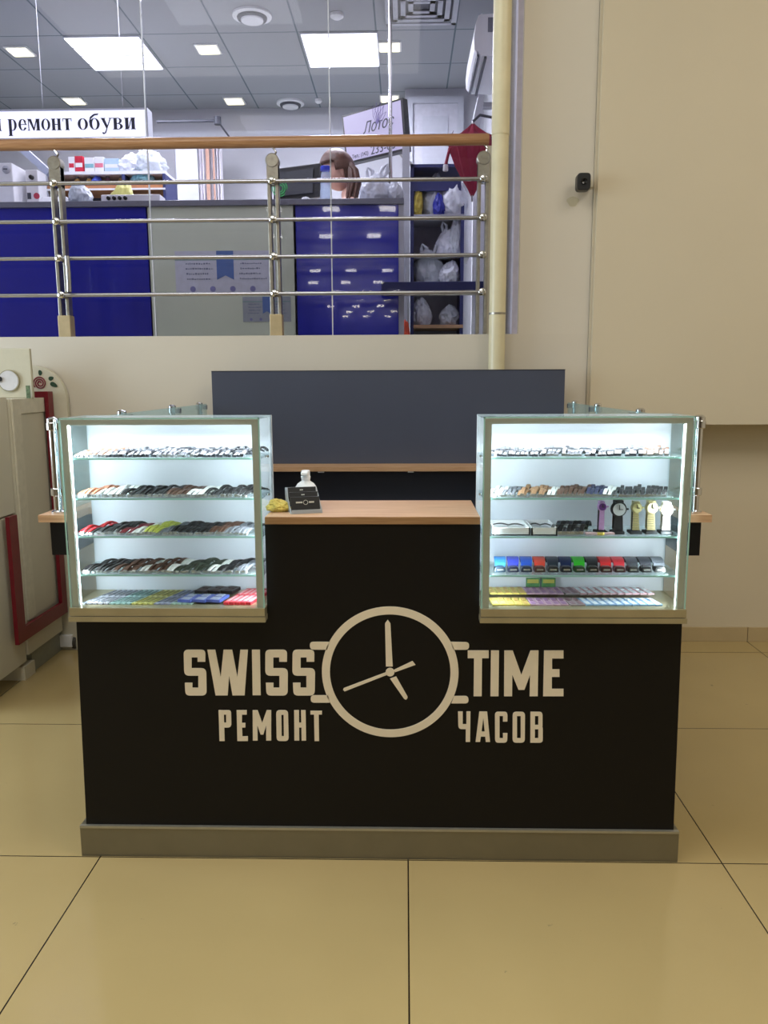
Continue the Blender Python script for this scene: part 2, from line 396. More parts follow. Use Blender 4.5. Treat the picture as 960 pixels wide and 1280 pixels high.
# ------------------------------------------------------------------ railing
RY = 4.50
t = thing('railing', 'steel railing with a varnished wooden handrail in front of the shop glazing', 'railing', (-.7, RY, 1.742))
zh = at(300, 178, RY).z
MB().tube([(-3.6, RY, zh), (.44, RY, zh)], .029, 20).build('handrail', handrailM, t, smooth=True)
for y in (228, 276, 322, 368):
    z = at(300, y, RY).z; r = .011
    MB().tube([(-3.6, RY - .02, z), (.43, RY - .02, z)], r, 10).build('rail', steelM, t, smooth=True)
for px in (75, 343, 603):
    X = at(px, 300, RY).x
    p = MB(); zt_ = zh - .075
    p.box(X - .03, X - .012, RY - .012, RY + .04, 1.70 if px != 603 else 1.75, zt_); p.box(X + .012, X + .03, RY - .012, RY + .04, 1.70 if px != 603 else 1.75, zt_)
    o = p.build('post', steelDM, t, bevel=.003)
    q = MB(); q.lathe((X, 0, zt_ - .02), [(.032, RY - .02), (.036, RY - .016), (.036, RY + .04), (.03, RY + .045)], 18, 'y'); q.box(X - .03, X + .03, RY - .016, RY + .04, zt_ - .14, zt_ - .02); q.build('post_head', steelDM, o, smooth=True)
    q = MB(); q.tube([(X + .005, RY, zt_), (X + .02, RY, zh - .05), (X + .006, RY, zh - .03), (X, RY, zh - .02)], .006, 8); q.build('handrail_bracket', chromeM, o, smooth=True)
    for y in (228, 276, 322, 368):
        z = at(300, y, RY).z
        MB().lathe((X, 0, z), [(.012, RY - .046), (.02, RY - .04), (.02, RY - .014)], 14, 'y').build('clamp', chromeM, o, smooth=True)
    if px != 603: MB().box(X - .034, X + .034, RY - .02, RY + .045, 1.742, 1.86).build('foot_sleeve', mat('brass_sleeve', (186, 168, 132), .45, .4), o, bevel=.003)
# small handle bar on the rail
X = at(89, 330, RY).x; z0, z1 = at(89, 322, RY).z, at(89, 366, RY).z
MB().tube([(X, RY - .05, z0), (X + .004, RY - .055, (z0 + z1) / 2), (X, RY - .05, z1)], .014, 12).build('spacer_bar', steelM, t, smooth=True)
# upright behind the rail ends
tag(MB().box(.437, .475, 4.54, 4.60, 1.742, zh - .02).build('square_post', offwhiteM), 'cream square post at the right end of the railing beside the pipe', 'post')

# ------------------------------------------------------------------ shop counter
CY = 4.82
ct = thing('reception_counter', 'long shop counter with cobalt blue and grey glossy front panels', 'counter', (-1.2, CY, 1.70))
zc = at(300, 253, CY).z
segs = [(-3.6, at(75, 300, CY).x, blueM), (at(79, 300, CY).x, at(184, 300, CY).x, blueM), (at(186, 300, CY).x, at(367, 300, CY).x, greyM), (at(370, 300, CY).x, at(498, 300, CY).x, blueM)]
for a, c, M in segs: MB().box(a, c, CY, CY + .02, 1.70, zc - .02).build('front_panel', M, ct)
xe = at(505, 300, CY).x
MB().box(-3.6, xe, CY - .02, CY + .45, zc - .02, zc + .012).build('worktop', mat('grey_counter_edge', (128, 130, 142), .35), ct, bevel=.003)
MB().box(xe - .03, xe, CY, CY + .42, 1.7, zc - .02).build('side_panel', lgreyM, ct)
MB().box(-3.6, xe, CY + .4, CY + .42, 1.7, zc - .02).build('back_panel', lgreyM, ct)
# poster and its drawn reflection on the counter front
def poster(x0, y0, x1, y1, lb, seedn, pale, ribbon=True):
    rnd = random.Random(seedn); A = at(x0, y0, CY - .004); B = at(x1, y1, CY - .004); W = B.x - A.x; H = A.z - B.z
    t = thing('poster', lb, 'poster', (A.x + W / 2, CY - .003, B.z))
    yy = CY - .003
    MB().box(A.x, B.x, yy, yy + .002, B.z, A.z).build('sheet', pale, t)
    g = MB(); g.box(A.x, B.x, yy - .001, yy, A.z - H * .22, A.z - H * .17); g.build('stripe', mat('poster_teal', (140, 165, 160), .6), t)
    if ribbon:
        g = MB(); xc = A.x + W * .50; rw = W * .085
        g.prism([(xc - rw, yy - .002, A.z), (xc + rw, yy - .002, A.z), (xc + rw, yy - .002, B.z + H * .32), (xc, yy - .002, B.z + H * .42), (xc - rw, yy - .002, B.z + H * .32)], (0, .0015, 0))
        g.build('ribbon', mat('ribbon_blue', (92, 120, 178), .6), t)
    inkL = mat('faded_ink', (120, 125, 150), .6)
    for side in (0, 1):
        ln = MB()
        for r in range(4):
            z = A.z - H * (.32 + r * .12); x = A.x + W * (.10 if side == 0 else .64) + rnd.random() * W * .03
            e = A.x + W * (.40 if side == 0 else .92) - rnd.random() * W * .08
            while x < e:
                l = W * (.008 + .012 * rnd.random()); ln.box(x, min(x + l, e), yy - .001, yy, z + H * .01 * rnd.random(), z + H * (.025 + .02 * rnd.random())); x += l + W * .008
        ln.build('writing_block', inkL, t)
    for k in range(4):
        MB().lathe((A.x + W * (.17 + k * .2), 0, B.z + H * .10), [(W * .028, yy), (W * .028, yy - .0015)], 20, 'y').build('round_emblem', mat('emblem_violet', (130, 130, 178), .6), t)
poster(218, 314, 345, 366, 'pale price poster with blue ribbon and mirrored print on the grey counter panel', 3, mat('poster_paper', (205, 208, 220), .5))
poster(303, 371, 364, 402, 'smaller faint drawn reflection below the pale ribbon poster on the grey panel', 5, mat('poster_reflection', (165, 172, 178), .5), True)  # reflection of the ribbon poster, drawn as a second pale sheet

# navy flap shelf
A = at(477, 353, 4.70); B = at(609, 366, 4.70)
t = thing('flap_shelf', 'navy blue board with light underside edge spanning behind the rails at right', 'shelf', ((A.x + B.x) / 2, 4.72, B.z))
MB().box(A.x, .45, 4.68, 4.79, B.z + .012, A.z).build('board', nblueM, t, bevel=.003)
MB().box(A.x, .45, 4.675, 4.79, B.z - .004, B.z + .011).build('edge_strip', mat('strip_light', (190, 180, 170), .4), t)

# ------------------------------------------------------------------ sign
SY = 5.15
A = at(-60, 141, SY); B = at(182, 137, SY); Cc = at(182, 171, SY)
t = thing('hanging_sign', 'long backlit white sign with dark serif writing hanging over the counter at left', 'sign', ((A.x + B.x) / 2, SY, Cc.z))
MB().box(A.x, B.x, SY, SY + .08, Cc.z, B.z).build('light_box', signM, t)
f = MB(); f.box(A.x, B.x + .012, SY - .006, SY + .085, B.z, B.z + .01); f.box(A.x, B.x + .012, SY - .006, SY + .085, Cc.z - .01, Cc.z); f.box(B.x, B.x + .012, SY - .006, SY + .085, Cc.z, B.z)
f.build('frame', lgreyM, t)
for xx in (A.x + .1, -2.2, B.x - .15): MB().tube([(xx, SY + .04, B.z), (xx, SY + .04, 3.9)], .0014, 6).build('hanger', steelM, t)
def text(body, name, x, y, z, size, M, parent, sx=1., ext=.0015, shear=0., off=0., align='LEFT', rot=(PI / 2, 0, 0), bold=0.):
    c = bpy.data.curves.new(name, 'FONT'); c.body = body; c.size = size; c.extrude = ext; c.shear = shear; c.align_x = align; c.offset = bold
    c.resolution_u = 4
    o = bpy.data.objects.new(name, c); COL.objects.link(o); bpy.context.view_layer.update()
    me = bpy.data.meshes.new_from_object(o); bpy.data.objects.remove(o); me.name = name
    me.materials.clear(); me.materials.append(M)
    o = bpy.data.objects.new(name, me); COL.objects.link(o)
    o.parent = parent; o.location = Vector((x, y, z)) - WORLD[parent.name]; o.rotation_euler = rot; o.scale = (sx, 1, 1)
    return o
inkM = mat('dark_ink', (34, 36, 58), .5)
# serif letters of the sign, drawn glyph by glyph: fat stems, hairlines and serifs
class Serif:
    def __init__(s, x, z, h, y): s.x = x; s.z = z; s.h = h; s.y = y; s.mb = MB()
    def P(s, pts): s.mb.prism([(s.x + a * s.h, s.y, s.z + c * s.h) for a, c in pts], (0, .002, 0))
    def R(s, a0, c0, a1, c1): s.P([(a0, c0), (a1, c0), (a1, c1), (a0, c1)])
    def stem(s, a, c0=0., c1=1., w_=.24):
        s.R(a, c0, a + w_, c1); s.R(a - .07, c1 - .05, a + w_ + .04, c1); s.R(a - .07, c0, a + w_ + .07, c0 + .05)
    def bowl(s, cx, rx, c0=0., c1=1., a0=0, a1=360, fat=.2, thin=.045):
        n = 24; cz = (c0 + c1) / 2; rz = (c1 - c0) / 2; o = []; i_ = []
        for k in range(n + 1):
            a = math.radians(a0 + (a1 - a0) * k / n)
            o.append((cx + rx * math.cos(a), cz + rz * math.sin(a))); i_.append((cx + (rx - fat) * math.cos(a), cz + (rz - thin) * math.sin(a)))
        for k in range(n): s.P([o[k], o[k + 1], i_[k + 1], i_[k]])
    def g(s, ch):
        w_ = 0
        if ch == 'и': s.stem(.05); s.stem(.52); s.P([(.28, .12), (.34, .12), (.54, .9), (.48, .9)]); w_ = .92
        elif ch == 'р': s.stem(.05, -.45, 1.); s.bowl(.36, .36, 0, 1, -115, 115); w_ = .86
        elif ch == 'е': s.bowl(.38, .36, 0, 1, 30, 330); s.R(.15, .5, .72, .55); s.P([(.55, .92), (.72, .5), (.6, .5), (.48, .88)]); w_ = .86
        elif ch == 'м': s.stem(.0, 0, 1, .06); s.stem(.72, 0, 1); s.P([(.02, 1), (.26, 1), (.52, .1), (.42, 0)]); s.P([(.42, 0), (.5, 0), (.78, 1), (.70, 1)]); w_ = 1.12
        elif ch == 'о': s.bowl(.38, .38); w_ = .88
        elif ch == 'н': s.stem(.05); s.stem(.52); s.R(.25, .47, .55, .53); w_ = .95
        elif ch == 'т': s.stem(.27); s.R(.0, .94, .78, 1.); s.R(.0, .76, .05, 1); s.R(.73, .76, .78, 1); w_ = .88
        elif ch == 'б': s.bowl(.38, .38, 0, 1.); s.P([(.02, .5), (.12, .95), (.4, 1.22), (.66, 1.28), (.7, 1.4), (.36, 1.36), (.06, 1.1), (-.02, .7)]); w_ = .9
        elif ch == 'у': s.P([(-.02, 1), (.22, 1), (.46, .28), (.36, .05)]); s.P([(.34, .05), (.40, .05), (.72, 1), (.64, 1)]); s.R(-.06, .95, .3, 1.); s.R(.55, .95, .82, 1.); s.P([(.36, .1), (.42, .1), (.3, -.3), (.14, -.4), (.02, -.34), (.06, -.2), (.2, -.28)]); w_ = .86
        elif ch == 'в': s.stem(.05); s.bowl(.36, .30, .5, 1, -90, 90, .18); s.bowl(.36, .36, 0, .53, -90, 90, .2); s.R(.25, .955, .4, 1); s.R(.25, .485, .4, .53); s.R(.25, 0, .4, .045); w_ = .86
        else: w_ = .42
        s.x += w_ * s.h
zb = at(100, 162.5, SY).z; xh = at(100, 148, SY).z - zb
# measured start of every word
sg = Serif(0, zb, xh, SY - .003)
xR = at(16, 150, SY).x
tot = lambda wd: sum({'и': .92, 'р': .86, 'е': .86, 'м': 1.12, 'о': .88, 'н': .95, 'т': .88, 'б': .9, 'у': .86, 'в': .86}[c] for c in wd)
def word(wd, xa, xb):
    q = Serif(0, zb, xh, SY - .003)
    for ch in wd: q.g(ch)
    k = (xb - xa) / (tot(wd) * xh)
    for v in q.mb.v: v.x = xa + v.x * k
    q.mb.build('lettering', inkM, t)
word('и', at(-12, 150, SY).x, at(3, 150, SY).x)
word('ремонт', at(10, 150, SY).x, at(91, 150, SY).x)
word('обуви', at(97, 150, SY).x, at(171, 150, SY).x)

# ------------------------------------------------------------------ screen on bracket, pole
TR, TL, BR, BL = at(503, 122, 5.80), at(427, 145, 6.20), at(508, 188, 5.80), at(433, 206, 6.20)
zt_, zb_ = (TR.z + TL.z) / 2, (BR.z + BL.z) / 2
Pn, Pf = Vector(((TR.x + BR.x) / 2, 5.80, 0)), Vector(((TL.x + BL.x) / 2, 6.20, 0))
ex = (Pn - Pf).normalized(); nrm = Vector((-ex.y, ex.x, 0)); nrm = -nrm if nrm.y > 0 else nrm
t = thing('wall_screen', 'lit screen with a violet tinted advert, turned sideways on the wall behind the counter', 'screen', ((Pn.x + Pf.x) / 2, 6.0, zb_))
def scr(a0, a1, c0, c1, d0, d1, M, nm, pr=t):
    W = (Pn - Pf).length; H = zt_ - zb_; g = MB()
    q = [(BL * (1 - u) + BR * u) * (1 - v) + (TL * (1 - u) + TR * u) * v + nrm * d0 for u, v in ((a0, c0), (a1, c0), (a1, c1), (a0, c1))]
    g.prism(q, nrm * (d1 - d0)); return g.build(nm, M, pr)
scr(0, 1, 0, 1, -.05, 0, blackP, 'housing'); scr(.03, .97, .05, .96, 0, .003, screenM, 'display')
ang = math.atan2(ex.y, ex.x)
def stext(body, u, v, size, nm, sx=1., sh=0.):
    p = (BL * (1 - u) + BR * u) * (1 - v) + (TL * (1 - u) + TR * u) * v + nrm * .02
    return text(body, nm, p.x, p.y, p.z, size, inkM, t, sx=sx, rot=(PI / 2, 0, ang), ext=.001, shear=sh)
stext('Лотос', .36, .50, .105, 'headline', .95, .3)
stext('233-06-', .46, .06, .085, 'phone_number', 1.)
stext('Тел.: (342)', .14, .07, .036, 'phone_caption', 1.)
g = MB()
for k in range(5):   # thin drawn petals above the headline
    a = math.radians(25 + k * 22); c = Pf + ex * ((Pn - Pf).length * .60) + Vector((0, 0, zb_ + (zt_ - zb_) * .62)) + nrm * .024
    tipp = c + ex * (math.cos(a) * .10) + Vector((0, 0, math.sin(a) * .14))
    side = (ex * -math.sin(a) + Vector((0, 0, math.cos(a)))) * .018
    g.tube([c, (c + tipp) / 2 + side, tipp, (c + tipp) / 2 - side, c], .0018, 5)
g.build('petal_drawing', mat('violet_ink', (120, 110, 160), .5), t)
MB().tube([((Pn.x + Pf.x) / 2, 6.0, zt_ - .1) - nrm * 0 if False else Vector(((Pn.x + Pf.x) / 2, 6.0, zt_ - .15)) - nrm * .05, Vector(((Pn.x + Pf.x) / 2 + .3, 7.21, zt_ - .1))], .015, 8).build('wall_arm', steelDM, t)
P = at(487, 160, 5.35)
t = thing('chrome_pole', 'thin chrome pole from counter to ceiling in front of the turned screen', 'pole', (P.x, 5.2, zc + .012))
px_ = at(488, 150, 5.2).x
MB().lathe((px_, 5.2, 0), [(.011, zc + .012), (.011, 3.88)], 12).build('tube', chromeM, t, smooth=True)
MB().lathe((px_, 5.2, 0), [(.03, 3.86), (.03, 3.899)], 16).build('flange', steelM, t, smooth=True)
MB().lathe((px_, 5.2, 0), [(.03, zc + .012), (.028, zc + .022)], 16).build('flange', steelM, t, smooth=True)

# ------------------------------------------------------------------ air conditioner
A = at(588, 20, 5.75)
t = thing('air_conditioner', 'white wall air conditioner high on the right shop wall, seen end on', 'air conditioner', (.66, 5.6, 3.35))
AY = 5.2
def apx(x, y, dy=0): P = at(x, y, AY); return (P.x, AY + dy, P.z)
MB().prism([(.66, AY, apx(612, 15)[2])] + [apx(*q) for q in ((603, 18), (599.5, 25), (597.5, 45), (597, 63), (601, 69))] + [(.66, AY, apx(612, 71)[2])], (0, .66, 0)).build('body', whiteM, t)
MB().prism([apx(*q, -.004) for q in ((603, 17), (598, 20), (594.5, 30), (592.5, 48), (593, 62), (596, 66), (597.6, 62), (597.6, 46), (599.6, 26))], (0, .668, 0)).build('front_cover', whiteM, t)
for q0 in (((596.6, 67.4), (599.2, 67.4), (599.2, 70.4), (596.6, 70.4)), ((605.5, 69.5), (608.5, 69.5), (608.5, 72.6), (605.5, 72.6))):
    MB().prism([apx(*q, .01) for q in q0], (0, .64, 0)).build('air_slot', dgreyM, t)
c0 = apx(610, 22); c1 = apx(617, 40)
MB().box(c0[0], c1[0], AY - .004, AY, c1[2], c0[2]).build('rating_label', mat('label_grey', (120, 122, 135), .5), t)
# leaning panel under the air conditioner
q = MB(); q.prism([at(590, 158, 5.6), at(598, 118, 5.6), at(606, 118, 5.6), at(600, 160, 5.6)], (0, .3, 0)); e_ = at(602, 120, 5.6); q.box(e_.x - .01, .661, 5.65, 5.72, e_.z - .05, e_.z - .02)
tag(q.build('leaning_board', lgreyM, bevel=.004), 'pale grey board leaning against the shop wall under the air conditioner', 'board')

# ------------------------------------------------------------------ umbrella
UY = 4.98
top = at(588, 160, UY); tip = at(590, 250, UY)
t = thing('folded_umbrella', 'folded dark red umbrella hanging point down behind the handrail at right', 'umbrella', (tip.x, UY, tip.z))
n = 8; g = MB(); vs = []
topw = at(588, 178, UY).z; apex = at(590, 154, UY).z
lv = [(tip.z + .02, .008), (tip.z + .06, .028), (tip.z + (topw - tip.z) * .35, .060), (tip.z + (topw - tip.z) * .6, .098), (tip.z + (topw - tip.z) * .85, .132), (topw, .150), (topw + (apex - topw) * .25, .135), (topw + (apex - topw) * .5, .075), (topw + (apex - topw) * .78, .032), (apex, .006)]
for z, R_ in lv:
    for k in range(n * 4):
        a = 2 * PI * k / (n * 4); fold = abs(((k % 4) - 2) / 2)
        rr = R_ * (.74 + .26 * fold) * (1 + .06 * math.sin(3 * a + z * 20))
        vs.append((tip.x + rr * math.cos(a), UY + rr * math.sin(a) * .55, z))
m2 = n * 4; rows = len(lv)
fs = [(i * m2 + k, i * m2 + (k + 1) % m2, (i + 1) * m2 + (k + 1) % m2, (i + 1) * m2 + k) for i in range(rows - 1) for k in range(m2)] + [list(range(m2)), list(range((rows - 1) * m2, rows * m2))]
g.add(vs, fs); g.build('canopy', redM, t)
for sg_ in (-1, .8):
    q0 = Vector((tip.x + sg_ * .13, UY - .02, topw + .01)); MB().tube([q0, q0 + Vector((sg_ * .0 + .015, 0, .05))], [.004, .002], 6).build('rib_tip', steelM, t)
MB().tube([(tip.x, UY, tip.z - .01), (tip.x, UY, top.z + .04)], .006, 8).build('shaft', steelM, t)
g = MB(); g.tube([(tip.x, UY, top.z + .035), (tip.x + .04, UY, top.z + .07), (tip.x + .14, UY, top.z + .05), (.66, UY, top.z + .05)], .008, 8); g.build('hook', dgreyM, t, smooth=True)
s0, s1 = at(562, 186, UY), at(557, 206, UY)
MB().tube([(tip.x - .09, UY, s0.z + .02), (s0.x, UY, s0.z), (s1.x, UY, s1.z)], .009, 8).build('strap', redM, t)
MB().lathe((s1.x, UY, 0), [(.014, s1.z - .035), (.016, s1.z - .03), (.014, s1.z)], 12).build('strap_end', whiteM, t, smooth=True)

# ------------------------------------------------------------------ bags
def crumple(name, c, rx, ry, rz, M, label, cat='plastic bag', group=None, ears=0, seed=1, amp=.35):
    rnd = random.Random(seed)
    bm = bmesh.new(); bmesh.ops.create_icosphere(bm, subdivisions=5, radius=1)
    of = Vector((seed * 3.7, seed * 1.3, seed * 2.1))
    for v in bm.verts:
        p = v.co.copy(); p0 = p * 1.0
        w1 = 1 - abs(noise.noise(p0 * 1.6 + of)) * 2; w2 = 1 - abs(noise.noise(p0 * 4.2 + of)) * 2; w3 = 1 - abs(noise.noise(p0 * 9 - of)) * 2
        s = .78 + amp * (.9 * w1 + .45 * w2 + .22 * w3) * .6
        lean = .25 * math.sin(seed * 2.3) * max(0, p.z)
        q = p * s; q.z = max(q.z, -.62)
        taper = 1 - .25 * max(0, q.z)
        v.co = Vector(((q.x * taper + lean) * rx, q.y * taper * ry, (q.z + .62) * rz / 1.5))
    me = bpy.data.meshes.new(name); bm.to_mesh(me); bm.free(); me.materials.append(M)
    for p in me.polygons: p.use_smooth = True
    root = thing(name, label, cat, c, group)
    o = bpy.data.objects.new('crumpled_body', me); COL.objects.link(o); o.parent = root; WORLD[o.name] = Vector(c)
    c = Vector(c)
    for k in range(ears):
        sgn = -1 if k == 0 else 1; g = MB()
        b0 = c + Vector((sgn * rx * .25, 0, rz * .8)); tp = c + Vector((sgn * rx * (.7 if k else .45), 0, rz * (1.42 if k else 1.3)))
        ax = (tp - b0); sd = Vector((ax.z, 0, -ax.x)).normalized() * rx * .22
        g.tube([b0, b0 + ax * .3 + sd * .6, b0 + ax * .7 + sd, tp, b0 + ax * .72 - sd * .6, b0 + ax * .3 - sd * .6, b0], [.004, rx * .10, rx * .12, rx * .08, rx * .12, rx * .1, .004], 8)
        g.build('bag_handle', M, root, smooth=True)
    return root

# tied white bag on the counter
P = at(472, 250, 5.0)
crumple('tied_bag', (P.x - .01, 4.93, zc + .012), .095, .08, .15, bagM, 'knotted white plastic bag with two ear-like handles on the counter', ears=2, seed=4)
P = at(499, 250, 5.0)
crumple('crumpled_bag', (P.x - .02, 4.9, zc + .012), .045, .06, .11, bagM, 'small crumpled white bag at the right end of the counter top', seed=5)

# ------------------------------------------------------------------ shelf unit on the right
UX0, UX1, UYf = at(513, 300, 5.6).x, at(580, 300, 5.6).x, 5.6
ztop = at(540, 205, 5.6).z
t = thing('shelf_unit', 'open navy and grey shelf unit holding plastic bags at the right of the counter', 'shelf unit', ((UX0 + UX1) / 2, 5.75, 1.70))
MB().box(UX0, UX0 + .022, UYf, 5.95, 1.7, ztop).build('side_panel', nblueM, t); MB().box(UX1 - .022, UX1, UYf, 5.95, 1.7, ztop - .25).build('side_panel', nblueM, t)
MB().box(UX0, UX1, 5.93, 5.95, 1.7, ztop - .02).build('back_panel', mat('grey_back', (178, 178, 192), .6), t)
MB().box(UX0, UX1 + .02, UYf, 5.95, ztop - .02, ztop).build('top_panel', nblueM, t)
bz = at(540, 222, 5.6).z; MB().box(UX0 + .022, UX1 - .022, UYf + .01, UYf + .03, bz - .08, bz).build('name_rail', nblueM, t)
shelf_z = []
for y, M in ((268, lgreyM), (317, whiteM), (352, lgreyM), (406, woodM)):
    z = at(540, y, UYf).z; shelf_z.append(z)
    MB().box(UX0 + .022, UX1 - .0 + (.04 if y == 317 else 0), UYf - .005, 5.93, z - .022, z).build('shelf', M, t)
def onshelf(px, k, Y=5.72): return (at(px, 300, Y).x, Y, shelf_z[k])
crumple('shelf_bag', onshelf(545, 0), .10, .09, .26, bagClr, 'large bluish clear bag on the top shelf of the navy unit', seed=11)
crumple('shelf_bag', onshelf(566, 0, 5.66), .095, .08, .21, bagM, 'bulky white bag at the right of the top shelf', seed=12)
crumple('shelf_bag', onshelf(549, 0, 5.62), .042, .04, .13, mat('blue_bag', (40, 50, 160), .4, bump=.3), 'small blue bag tucked between the pale bags on the top shelf', seed=13)
crumple('shelf_bag', onshelf(522, 0, 5.64), .035, .05, .17, mat('gold_bag', (190, 170, 70), .35, var=.3, bump=.3), 'yellow and brown packet at the left of the top shelf', cat='packet', seed=14)
crumple('shelf_bag', onshelf(561, 1), .09, .08, .17, bagM, 'white knotted bag on the second shelf of the navy unit', ears=1, seed=15, amp=.35)
crumple('shelf_bag', onshelf(570, 1, 5.68), .05, .05, .24, bagClr, 'upright clear bag end behind the white knotted bag', seed=25, amp=.35)
crumple('shelf_bag', onshelf(537, 2), .11, .08, .20, bagClr, 'open clear bag spread on the third shelf', ears=2, seed=16, amp=.4)
crumple('shelf_bag', onshelf(562, 2, 5.66), .07, .07, .13, bagM, 'low white bag beside the open clear bag', seed=17, amp=.4)
crumple('shelf_bag', onshelf(527, 3), .075, .07, .18, bagM, 'round white bag at the left of the lowest shelf', seed=18, amp=.3)
crumple('shelf_bag', onshelf(563, 3), .07, .07, .13, bagClr, 'thin clear bag at the right of the lowest shelf', seed=19, amp=.4)
P = at(504, 417, 5.3)
crumple('orange_bag', (P.x, 5.45, 1.70), .045, .045, .19, mat('orange_plastic', (226, 84, 50), .4, var=.2, bump=.3), 'small bright orange bag low between counter and shelf unit', seed=20)
P = at(502, 300, 5.45)
crumple('long_bag', (P.x, 5.5, 1.70), .035, .04, .78, bagM, 'long narrow white bag hanging beside the counter end', seed=21)
tag(MB().box(at(590, 300, 6.1).x, at(604, 300, 6.1).x, 6.05, 6.12, 1.70, 2.95).build('white_upright', whiteM), 'narrow white upright panel right of the navy shelf unit', 'panel')
tag(MB().box(at(503, 300, 5.62).x, at(512, 300, 5.62).x, 5.58, 5.7, 1.70, 3.05).build('grey_upright', lgreyM), 'pale grey upright strip left of the navy shelf unit', 'panel')

# ------------------------------------------------------------------ left rear of the shop: machines, shelf with goods
P0, P1 = at(-40, 205, 4.98), at(20, 252, 4.98)
t = thing('dial_machine', 'white boxy machine with a round dial at the far left of the counter', 'machine', ((P0.x + P1.x) / 2, 5.1, zc + .012))
MB().box(P0.x, P1.x, 4.96, 5.2, zc + .012, P0.z).build('housing', whiteM, t, bevel=.006)
c = at(8, 212, 4.96); MB().lathe((c.x, 0, c.z), [(.022, 4.962), (.022, 4.952), (.017, 4.948)], 20, 'y').build('dial', lgreyM, t, smooth=True)
MB().box(c.x - .012, c.x + .012, 4.944, 4.95, c.z - .003, c.z + .003).build('pointer', dgreyM, t)
P0, P1 = at(33, 213, 5.1), at(51, 252, 5.1)
t = thing('control_box', 'white upright box with a black knob and red emblem beside the dial machine', 'machine', ((P0.x + P1.x) / 2, 5.15, zc + .012))
MB().box(P0.x, P1.x, 5.08, 5.2, zc + .012, P0.z).build('housing', whiteM, t, bevel=.004)
c = at(40, 222, 5.08); MB().lathe((c.x, 0, c.z), [(.013, 5.082), (.013, 5.06), (.009, 5.055)], 14, 'y').build('knob', blackP, t, smooth=True)
c = at(46, 245, 5.08); MB().lathe((c.x, 0, c.z), [(.018, 5.081), (.018, 5.076)], 20, 'y').build('emblem', mat('emblem_red', (190, 60, 80), .5), t)
c = at(37, 245, 5.08); MB().box(c.x - .012, c.x + .01, 5.076, 5.081, c.z - .018, c.z + .018).build('plate', dgreyM, t)
# diagonal duct
a, c = at(26, 185, 5.6), at(60, 216, 5.6)
g = MB(); dd = (c - a).normalized(); pn = Vector((-dd.z, 0, dd.x)) * .022
g.prism([a + pn - dd * .5, c + pn, c - pn, a - pn - dd * .5], (0, .06, 0))
tag(g.build('slanted_duct', mat('duct_grey', (150, 155, 172), .4)), 'grey slanted strip rising above the white machines at left', 'duct')

HY = 5.9
hx0, hx1 = at(56, 230, HY).x, at(207, 230, HY).x
hz = at(130, 214, HY).z
t = thing('tool_rack', 'dark rack with a white top shelf and an orange strip behind the left counter', 'shelf', ((hx0 + hx1) / 2, HY + .15, 2.4))
MB().box(hx0, hx1, HY, HY + .3, hz - .02, hz).build('top_shelf', whiteM, t)
MB().box(hx0, hx1, HY + .28, HY + .3, 1.70, hz - .02).build('back_panel', mat('rack_dark', (38, 40, 58), .6), t)
for xx in (hx0, hx1 - .02, (hx0 + hx1) / 2 + .12): MB().box(xx, xx + .02, HY, HY + .28, 1.70, hz - .02).build('upright', nblueM if xx != hx0 else lgreyM, t)
oz = at(130, 236, HY).z; oz1 = at(130, 228, HY).z
MB().box(hx0 + .02, hx1 - .02, HY - .01, HY + .28, oz, oz1 - .01).build('middle_shelf', mat('orange_strip', (190, 128, 82), .5, var=.2, scale=12), t)
MB().box(hx0, hx1, HY - .015, HY - .01, oz1 - .012, oz1).build('shelf_lip', whiteM, t)
MB().box(hx0, hx1, HY - .015, HY - .01, oz - .012, oz).build('shelf_lip', whiteM, t)
def pbox(px0, px1, ytop, Y, z0, M, label, stripe=None, name='carton', cat='box', group=None):
    a, c = at(px0, ytop, Y), at(px1, ytop, Y)
    r = thing(name, label, cat, ((a.x + c.x) / 2, Y + .05, z0), group)
    MB().box(a.x, c.x, Y, Y + .1, z0, a.z).build('carton_body', M, r, bevel=.002)
    if stripe:
        h_ = a.z - z0; MB().box(a.x + .004, c.x - .004, Y - .002, Y, z0 + h_ * .35, z0 + h_ * .6).build('printed_band', stripe, r)
rd = mat('carton_red', (196, 30, 60), .5); tl = mat('carton_teal', (130, 180, 190), .5); lb_ = mat('carton_lightblue', (180, 205, 225), .5)
pbox(85, 92.5, 196, HY + .05, hz, whiteM, 'white and red carton at the left of the rack top', rd)
pbox(93, 103, 195, HY + .05, hz, rd, 'solid red carton on the rack top', whiteM)
pbox(105, 117, 197, HY + .05, hz, whiteM, 'white carton with a teal band next to the red carton', tl)
pbox(117.5, 129, 196, HY + .05, hz, whiteM, 'white carton with a pink band in the middle of the rack top', mat('pink_band', (220, 120, 140), .5))
pbox(130, 148, 198, HY + .05, hz, lb_, 'light blue carton at the right of the cartons on the rack top', whiteM)
crumple('rack_bag', (at(163, 210, HY + .1).x, HY + .1, hz), .09, .08, .13, bagM, 'white crumpled bag on the rack top beside the blue carton', seed=31)
crumple('rack_bag', (at(188, 210, HY + .1).x, HY + .12, hz), .12, .08, .17, bagClr, 'pale striped bag at the right end of the rack top', seed=32)
crumple('rack_bag', (at(180, 228, HY + .1).x, HY + .08, oz1 - .01), .085, .07, .10, mat('teal_bag', (120, 170, 180), .4, bump=.3), 'teal bag in the right compartment of the dark rack', seed=33)
crumple('rack_bag', (at(124, 228, HY + .1).x, HY + .06, oz1 - .01), .04, .05, .06, mat('blue_ball', (70, 90, 190), .5), 'small blue bundle in the left compartment of the dark rack', cat='bundle', seed=34)
